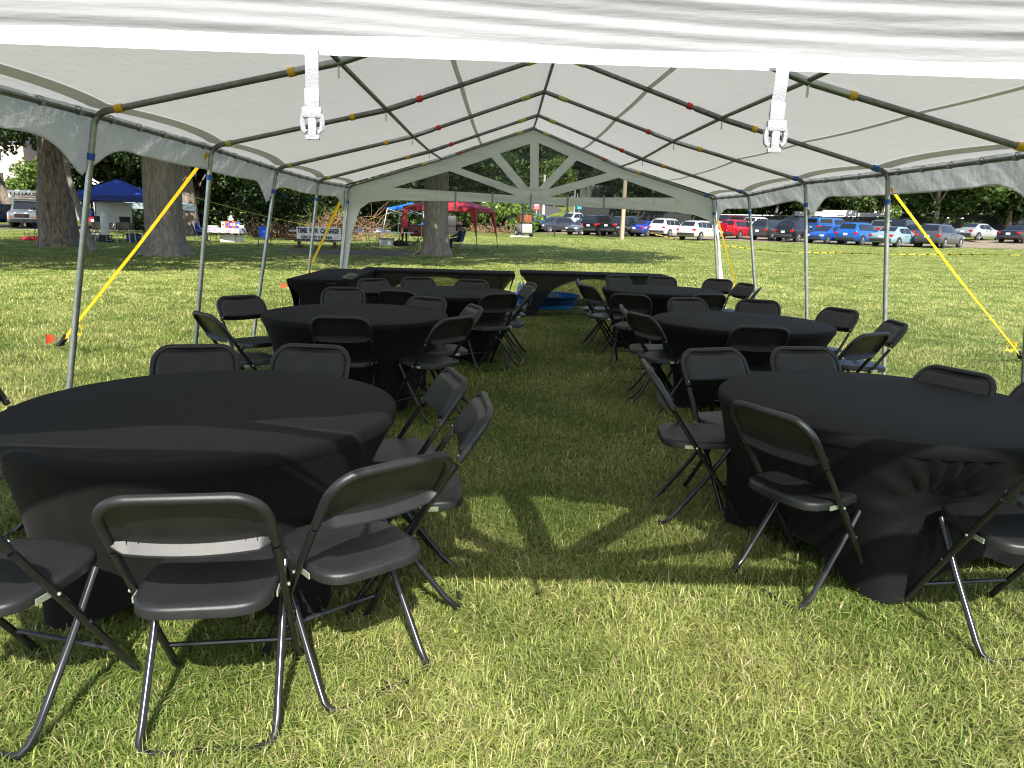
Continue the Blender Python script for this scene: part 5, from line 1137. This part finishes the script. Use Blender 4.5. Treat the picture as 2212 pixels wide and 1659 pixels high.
def brick():
    m = bpy.data.materials.new('red_brick'); m.use_nodes = True; N = m.node_tree.nodes; L = m.node_tree.links; b = N.new('ShaderNodeTexBrick'); b.inputs['Color1'].default_value = (.42, .15, .09, 1); b.inputs['Color2'].default_value = (.34, .11, .07, 1); b.inputs['Mortar'].default_value = (.4, .34, .3, 1); b.inputs['Scale'].default_value = 4
    tc = N.new('ShaderNodeTexCoord'); L.new(tc.outputs['Object'], b.inputs[0]); L.new(b.outputs[0], N['Principled BSDF'].inputs['Base Color']); N['Principled BSDF'].inputs['Roughness'].default_value = .9; return m
house('red brick house with a white porch at the left picture edge', -62.5, 96, rad(8), (9, 8, 9), brick(), M_white, 'brick_house')
house('white sided house seen between the leaves left of the blue canopy', -49, 100, rad(6), (10, 8, 7.5), mat('white_siding', (.62, .63, .62), .7), M_white, 'sided_house')

# ------------------------------------------------------------ vehicles
# stations from rear bumper (0) to front (1): u, z_low, z_belt, z_top, half width low/belt, half width top
SPEC = {
 'suv': (4.55, 1.69, [(0, .42, .74, .80, .74, .70), (.012, .34, .95, 1.00, .87, .80), (.03, .30, 1.03, 1.12, .90, .76), (.095, .28, 1.05, 1.60, .91, .63), (.2, .24, 1.04, 1.69, .915, .64), (.5, .24, 1.02, 1.67, .915, .64), (.575, .24, 1.01, 1.58, .915, .64), (.735, .24, 1.00, 1.08, .91, .74), (.90, .25, .93, .98, .89, .72), (.975, .28, .80, .86, .83, .68), (1, .36, .62, .68, .74, .62)]),
 'hatch': (3.75, 1.50, [(0, .40, .70, .74, .70, .66), (.015, .30, .88, .92, .80, .74), (.03, .26, .93, 1.00, .82, .70), (.10, .24, .95, 1.42, .83, .58), (.22, .22, .94, 1.50, .83, .59), (.5, .22, .91, 1.48, .83, .59), (.58, .22, .90, 1.38, .83, .59), (.80, .22, .86, .93, .82, .68), (.92, .24, .78, .82, .79, .64), (.98, .28, .66, .70, .74, .60), (1, .34, .54, .58, .68, .56)]),
 'sedan': (4.80, 1.46, [(0, .42, .70, .76, .76, .72), (.015, .32, .88, .92, .87, .80), (.04, .28, .93, .98, .90, .78), (.14, .26, .95, 1.00, .91, .74), (.16, .25, .95, 1.04, .91, .70), (.29, .22, .93, 1.42, .91, .60), (.40, .22, .91, 1.46, .91, .60), (.52, .22, .90, 1.44, .91, .60), (.70, .22, .90, .96, .90, .72), (.90, .24, .82, .87, .88, .70), (.98, .28, .68, .72, .81, .66), (1, .36, .54, .58, .74, .6)]),
 'wagon': (4.75, 1.62, [(0, .42, .74, .80, .76, .70), (.012, .34, .92, .97, .87, .80), (.03, .30, .98, 1.06, .90, .76), (.13, .28, .99, 1.52, .91, .62), (.25, .24, .98, 1.60, .91, .63), (.5, .24, .97, 1.60, .91, .63), (.56, .24, .96, 1.53, .91, .63), (.72, .24, .95, 1.02, .90, .74), (.90, .25, .88, .93, .88, .70), (.975, .28, .74, .80, .82, .66), (1, .36, .58, .64, .74, .60)]),
 'pickup': (5.60, 1.84, [(0, .52, .80, .84, .86, .84), (.008, .46, 1.12, 1.16, .95, .90), (.03, .42, 1.15, 1.18, .97, .90), (.36, .40, 1.15, 1.18, .97, .88), (.375, .38, 1.15, 1.22, .97, .80), (.395, .38, 1.14, 1.76, .97, .68), (.46, .38, 1.13, 1.84, .97, .69), (.60, .38, 1.13, 1.82, .97, .69), (.64, .38, 1.13, 1.74, .97, .70), (.745, .38, 1.13, 1.22, .96, .80), (.94, .40, 1.06, 1.12, .95, .80), (.985, .44, .95, 1.02, .90, .78), (1, .50, .80, .86, .84, .74)]),
 'jeep': (4.50, 1.86, [(0, .46, .84, .88, .80, .76), (.012, .40, 1.06, 1.12, .89, .84), (.02, .38, 1.10, 1.30, .91, .80), (.05, .36, 1.11, 1.80, .92, .72), (.12, .34, 1.11, 1.86, .92, .73), (.55, .34, 1.10, 1.85, .92, .73), (.60, .34, 1.09, 1.78, .92, .73), (.70, .34, 1.08, 1.16, .92, .80), (.93, .36, 1.02, 1.08, .90, .78), (.985, .40, .90, .96, .86, .74), (1, .48, .72, .78, .80, .70)]),
}
WB = {'suv': (.21, .81, .345), 'hatch': (.20, .83, .30), 'sedan': (.205, .79, .32), 'wagon': (.20, .80, .33), 'pickup': (.205, .82, .39), 'jeep': (.20, .81, .385)}
TPL = {}
def template(kind):
    if kind in TPL: return TPL[kind]
    L_, H_, S = SPEC[kind]; P = {}
    def Y(u): return (u-.5)*L_
    def ring(s):
        u, zl, zb, zt, wb, wt = s; y = Y(u); k = .10 if zt-zb > .3 else .06
        h = [(wb*.90, zl), (wb*.985, zl+.10), (wb, zl+.24 if zl+.24 < zb-.12 else (zl+zb)/2), (wb*.995, zb-.09), (wb*.955, zb), (wt+.02, zt-.07 if zt-zb > .2 else zt-.02), (wt-k*.6, zt-.012), (wt*.5, zt)]
        return [(-x, y, z) for x, z in h] + [(x, y, z) for x, z in reversed(h)]
    # densify stations smoothly
    T = []
    for a, b in zip(S, S[1:]):
        n = 3 if b[0]-a[0] > .1 else 1
        for k in range(n): T.append(tuple(a[i]+(b[i]-a[i])*k/n for i in range(6)))
    T.append(S[-1]); R_ = [ring(s) for s in T]; n = 16; mb = MB(); vs = [p for r in R_ for p in r]
    fs = [(i*n+k, (i+1)*n+k, (i+1)*n+(k+1) % n, i*n+(k+1) % n) for i in range(len(T)-1) for k in range(n)] + [tuple(range(n)), tuple(range((len(T)-1)*n+n-1, (len(T)-1)*n-1, -1))]
    mb.add(vs, fs); P['body'] = mb
    def sta(u):
        for a, b in zip(S, S[1:]):
            if a[0] <= u <= b[0]: k = (u-a[0])/(b[0]-a[0]); return tuple(a[i]+(b[i]-a[i])*k for i in range(6))
    cab = [i for i, s in enumerate(S) if s[3]-s[2] > .3]; i0, i1 = cab[0], cab[-1]
    ub0, ub1 = S[i0-1], S[i0]; uw0, uw1 = S[i1], S[i1+1]
    def sidept(sx, u, t):
        s = sta(u); x0, z0, x1, z1 = s[4]*.955, s[2], s[5]+.02, s[3]-.07
        return (sx*(x0+(x1-x0)*t+.012), Y(u), z0+(z1-z0)*t)
    G_ = []
    uA, uB = S[i0][0]+.006, S[i1][0]
    m1 = uA+(uB-uA)*.30; m2 = uA+(uB-uA)*.64
    if kind == 'pickup': m1 = uA+(uB-uA)*.45; segs = [(uA+.004, m1), (m1+.008, uB+.045)]
    elif kind in ('sedan',): m1 = uA+(uB-uA)*.42; segs = [(uA-.035, m1), (m1+.010, uB+.055)]
    else: segs = [(uA+.004, m1-.004), (m1+.006, m2-.004), (m2+.006, uB+.05)]
    for sx in (-1, 1):
        for a, b in segs:
            def fn(u, v):
                uu = a+(b-a)*u; s = sta(uu); t = .10+.80*v
                if s[3]-s[2] < .5: t = .10+.80*v
                return sidept(sx, uu, t)
            G_.append(MB().grid(fn, 6, 2))
    P['side_window'] = G_
    def cross(sa, sb, a, b, wk):
        q = MB(); sgn = -1 if sb[0] > sa[0] and sa[3] < sb[3] else 1
        d = Vector((0, Y(sb[0])-Y(sa[0]), sb[3]-sa[3])); nrm = Vector((0, -d.z, d.y)) if d.z > 0 else Vector((0, -d.z, d.y)); nrm.normalize()
        def fn(u, v):
            t = a+(b-a)*v; w = (sa[5]+(sb[5]-sa[5])*t)*wk; return Vector(((2*u-1)*w, Y(sa[0]+(sb[0]-sa[0])*t), sa[3]+(sb[3]-sa[3])*t)) + nrm*.016
        return q.grid(fn, 6, 3)
    P['rear_window'] = cross(ub0, ub1, .16, .93, .86); P['windscreen'] = cross(uw0, uw1, .06, .93, .90)
    s0 = S[1]; yr = Y(0); yf = Y(1); w = s0[4]; zb = s0[2]
    tl = []
    for sx in (-1, 1): tl.append(MB().cbox((sx*(w-.13), yr+.05, zb-.08), (.26, .10, .17), .02)); tl[-1].cbox((sx*(w-.0), yr+.16, zb-.06), (.05, .24, .14), .015)
    P['tail_lamp'] = tl
    sf = S[-2]; hl = [MB().cbox((sx*(sf[4]-.14), Y(sf[0])+.02, sf[2]-.04), (.30, .16, .14), .03) for sx in (-1, 1)]
    P['headlamp'] = hl
    P['rear_bumper'] = MB().cbox((0, yr+.09, S[0][1]+.06), (w*1.84, .26, .22), .05)
    P['grille'] = MB().cbox((0, yf-.03, S[-1][1]+.20), (1.0, .10, .14), .02).cbox((0, yf-.03, S[-1][1]+.03), (1.3, .12, .12), .03)
    P['number_plate'] = MB().box((0, yr+.005-.02, zb-.16), (.32, .015, .16)); 
    P['door_seam'] = []; P['door_handle'] = []
    for sx in (-1, 1):
        for uu in [segs[-1][0]-.004, segs[-1][1]-.045] + ([segs[-2][0]-.004] if len(segs) > 2 else []):
            s = sta(uu); P['door_seam'].append(MB().tube([(sx*(s[4]*.985+.002), Y(uu), s[1]+.12), (sx*(s[4]+.001), Y(uu), s[2]-.3), (sx*(s[4]*.995), Y(uu), s[2]-.09)], .007, 4))
        P['door_handle'].append(MB().box((sx*(sta(segs[-1][0])[4]+.005), Y(segs[-1][0]+.02), sta(.5)[2]-.14), (.02, .16, .03)))
    mi = []
    for sx in (-1, 1): mi.append(MB()); mi[-1].cbox((sx*(sta(segs[-1][1]-.04)[4]+.10), Y(segs[-1][1]-.045), sta(.6)[2]+.06), (.16, .10, .13), .03)
    P['mirror'] = mi
    fr, ff, r_ = WB[kind]; P['wheel_arch'] = []
    for u in (fr, ff):
        for sx in (-1, 1):
            w_ = sta(u)[4]; P['wheel_arch'].append(MB()); P['wheel_arch'][-1].tube([(sx*(w_-.12), Y(u), r_+.02), (sx*(w_+.008), Y(u), r_+.02)], r_+.055, 22)
    P['roof_rail'] = []
    if kind in ('suv', 'wagon', 'jeep'):
        for sx in (-1, 1): P['roof_rail'].append(MB()); P['roof_rail'][-1].tube([(sx*(S[i0+1][5]-.05), Y(S[i0][0]+.02), S[i0][3]+.05), (sx*(S[i0+1][5]-.04), Y(.3), S[i0+1][3]+.045), (sx*(S[i0+1][5]-.04), Y(S[i1][0]-.06), S[i1-1][3]+.02)], .018, 5)
    if kind == 'pickup': P['bed_cover'] = MB().box((0, Y(.19), 1.185), (1.6, L_*.32, .02))
    wl = {}
    wl['wheel'] = MB().lathe([(r_*.62, -.11), (r_*.92, -.11), (r_, -.08), (r_, .08), (r_*.92, .11), (r_*.62, .11)], 22, cap=False).xf(Matrix.Rotation(PI/2, 4, 'Y'))
    rm = MB().tube([(.06, 0, 0), (.085, 0, 0)], r_*.20, 10)
    rm.lathe([(r_*.60, .09), (r_*.66, .105), (r_*.60, .07)], 22, cap=False)
    rm.v[-66:] = [tuple(Matrix.Rotation(PI/2, 4, 'Y') @ Vector(v)) for v in rm.v[-66:]]
    for k in range(5):
        a = 2*PI*k/5; rm.tube([(.075, r_*.15*math.cos(a), r_*.15*math.sin(a)), (.085, r_*.62*math.cos(a), r_*.62*math.sin(a))], r_*.10, 5)
    wl['rim'] = rm
    M2 = {'side_window': M_glass, 'rear_window': M_glass, 'windscreen': M_glass, 'tail_lamp': M_tail, 'headlamp': M_head, 'rear_bumper': M_trim, 'grille': M_trim, 'number_plate': M_plate, 'door_seam': M_trim, 'mirror': None, 'wheel_arch': M_trim, 'door_handle': M_trim, 'roof_rail': M_trim, 'bed_cover': M_trim, 'body': None}
    TPL[kind] = (P, wl, M2, [(sx*(sta(u)[4]-.10), Y(u), r_) for u in (fr, ff) for sx in (-1, 1)], L_); return TPL[kind]
MESH = {}
def car(kind, colname, col, x, y, hd, label, rough=.25, spare=False, metal=.3, cap=False):
    P, wl, M2, wp, L_ = template(kind)
    t = thing('parked_pickup' if kind == 'pickup' else 'parked_car', label, 'pickup' if kind == 'pickup' else 'car', G(x, y), rad(hd)-PI/2, 'vehicles in the parking field')
    paint = mat('paint_'+colname, col, rough, metal, var=.03, coat=.6)
    for nm, mb in P.items():
        for qi, one in enumerate(mb if isinstance(mb, list) else [mb]):
            m = M2[nm] or paint; key = (kind, nm, m.name, qi)
            if key not in MESH: o = one.build(nm, m, t, 38); MESH[key] = o.data
            else: o = bpy.data.objects.new(nm, MESH[key]); COL.objects.link(o); o.parent = t
    for p in wp:
        k = (kind, 'wheel'); 
        if k not in MESH: a = wl['wheel'].build('wheel', M_tyre, None, 40); b = wl['rim'].build('rim', M_rim, None, 40); MESH[k] = (a.data, b.data); bpy.data.objects.remove(a); bpy.data.objects.remove(b)
        w = bpy.data.objects.new('wheel', MESH[k][0]); COL.objects.link(w); w.parent = t; w.location = p; w.rotation_euler = (0, 0, PI if p[0] < 0 else 0)
        r_ = bpy.data.objects.new('rim', MESH[k][1]); COL.objects.link(r_); r_.parent = w; r_.location = (.022, 0, 0)
    if spare: MB().tube([(-.12, -L_/2-.14, 1.02), (-.12, -L_/2+.05, 1.02)], .37, 24).build('spare_wheel_cover', paint, t, 50)
    if cap:
        MB().cbox((0, -L_*.31, 1.50), (1.72, L_*.36, .70), .12).build('bed_cap', paint, t, 50); b = MB()
        for sx in (-1, 1): b.box((sx*.865, -L_*.31, 1.55), (.012, L_*.28, .34))
        b.box((0, -L_*.491, 1.55), (1.3, .012, .36)); b.build('cap_window', M_glass, t, 0)
    return t
for c in CARS: car(*c[:7], **(c[7] if len(c) > 7 else {}))
# box truck at left
t = thing('box_truck', 'white rental box truck with lettered box above its cab', 'truck', G(*VAN[:2]), rad(VAN[2])-PI/2)
Mvw = mat('van_white', (.70, .71, .70), .3, coat=.4)
b = MB(); b.cbox((0, -1.2, 1.75), (2.3, 4.4, 2.3), .06); b.cbox((0, 1.35, 2.55), (2.25, 1.3, .70), .08); b.build('cargo_box', Mvw, t, 40)
b = MB(); prof = [(1.0, .55), (3.15, .55), (3.25, .72), (3.22, 1.12), (3.05, 1.24), (2.25, 1.36), (1.75, 2.06), (1.55, 2.2), (1.0, 2.2)]
vs = [(-.98 if z < 1.4 else -.86, y, z) for y, z in prof]+[(.98 if z < 1.4 else .86, y, z) for y, z in prof]; n = len(prof)
b.add(vs, [tuple(range(n)), tuple(range(2*n-1, n-1, -1))]+[(k, (k+1) % n, n+(k+1) % n, n+k) for k in range(n)]); b.build('cab', Mvw, t, 30)
q = MB(); q.quad((-.80, 2.22, 1.42), (.80, 2.22, 1.42), (.76, 1.80, 2.04), (-.76, 1.80, 2.04)); q.xf(Matrix.Translation((0, .025, .012))); q.build('windscreen', M_glass, t, 0)
[MB().quad((s*.955, 1.15, 1.42), (s*.955, 2.05, 1.42), (s*.885, 1.68, 2.05), (s*.885, 1.15, 2.05)).build('side_window', M_glass, t, 0) for s in (-1, 1)]
MB().cbox((0, 3.27, .93), (1.02, .06, .30), .02).build('grille', M_trim, t); MB().cbox((0, 3.30, .56), (2.0, .22, .30), .05).build('bumper', mat('grey_bumper', (.06, .06, .065), .5), t)
for s in (-1, 1): MB().cbox((s*.76, 3.25, 1.0), (.38, .08, .20), .02).build('headlight', M_head, t); MB().cbox((s*.76, 3.255, .82), (.38, .08, .10), .02).build('turn_lamp', M_amb, t); MB().cbox((s*1.15, 1.95, 1.6), (.2, .12, .34), .03).build('mirror', M_black, t)
FACE = lambda x, y, z: Matrix.Translation((x, y, z)) @ Matrix.Rotation(PI, 4, 'Z') @ STAND
text_mb('GMC', .16, M_tail, 'grille_letters', t, FACE(0, 3.305, .94), .003, .006)
text_mb('U-HAUL', .34, mat('black_lettering', (.02, .02, .03), .5), 'lettering', t, FACE(0, 2.008, 2.58) @ Matrix.Diagonal((1.55, 1, 1, 1)), .003, .010)
MB().box((0, 2.006, 2.36), (1.9, .012, .05)).build('red_stripe', M_tail, t, 0)
for y in (2.45, -1.9):
    for s in (-1, 1): w = MB().tube([(s*.78, y, .38), (s*1.0, y, .38)], .38, 20).build('wheel', M_tyre, t, 40); MB().tube([(s*1.0, y, .38), (s*1.01, y, .38)], .2, 14).build('rim', M_rim, w)
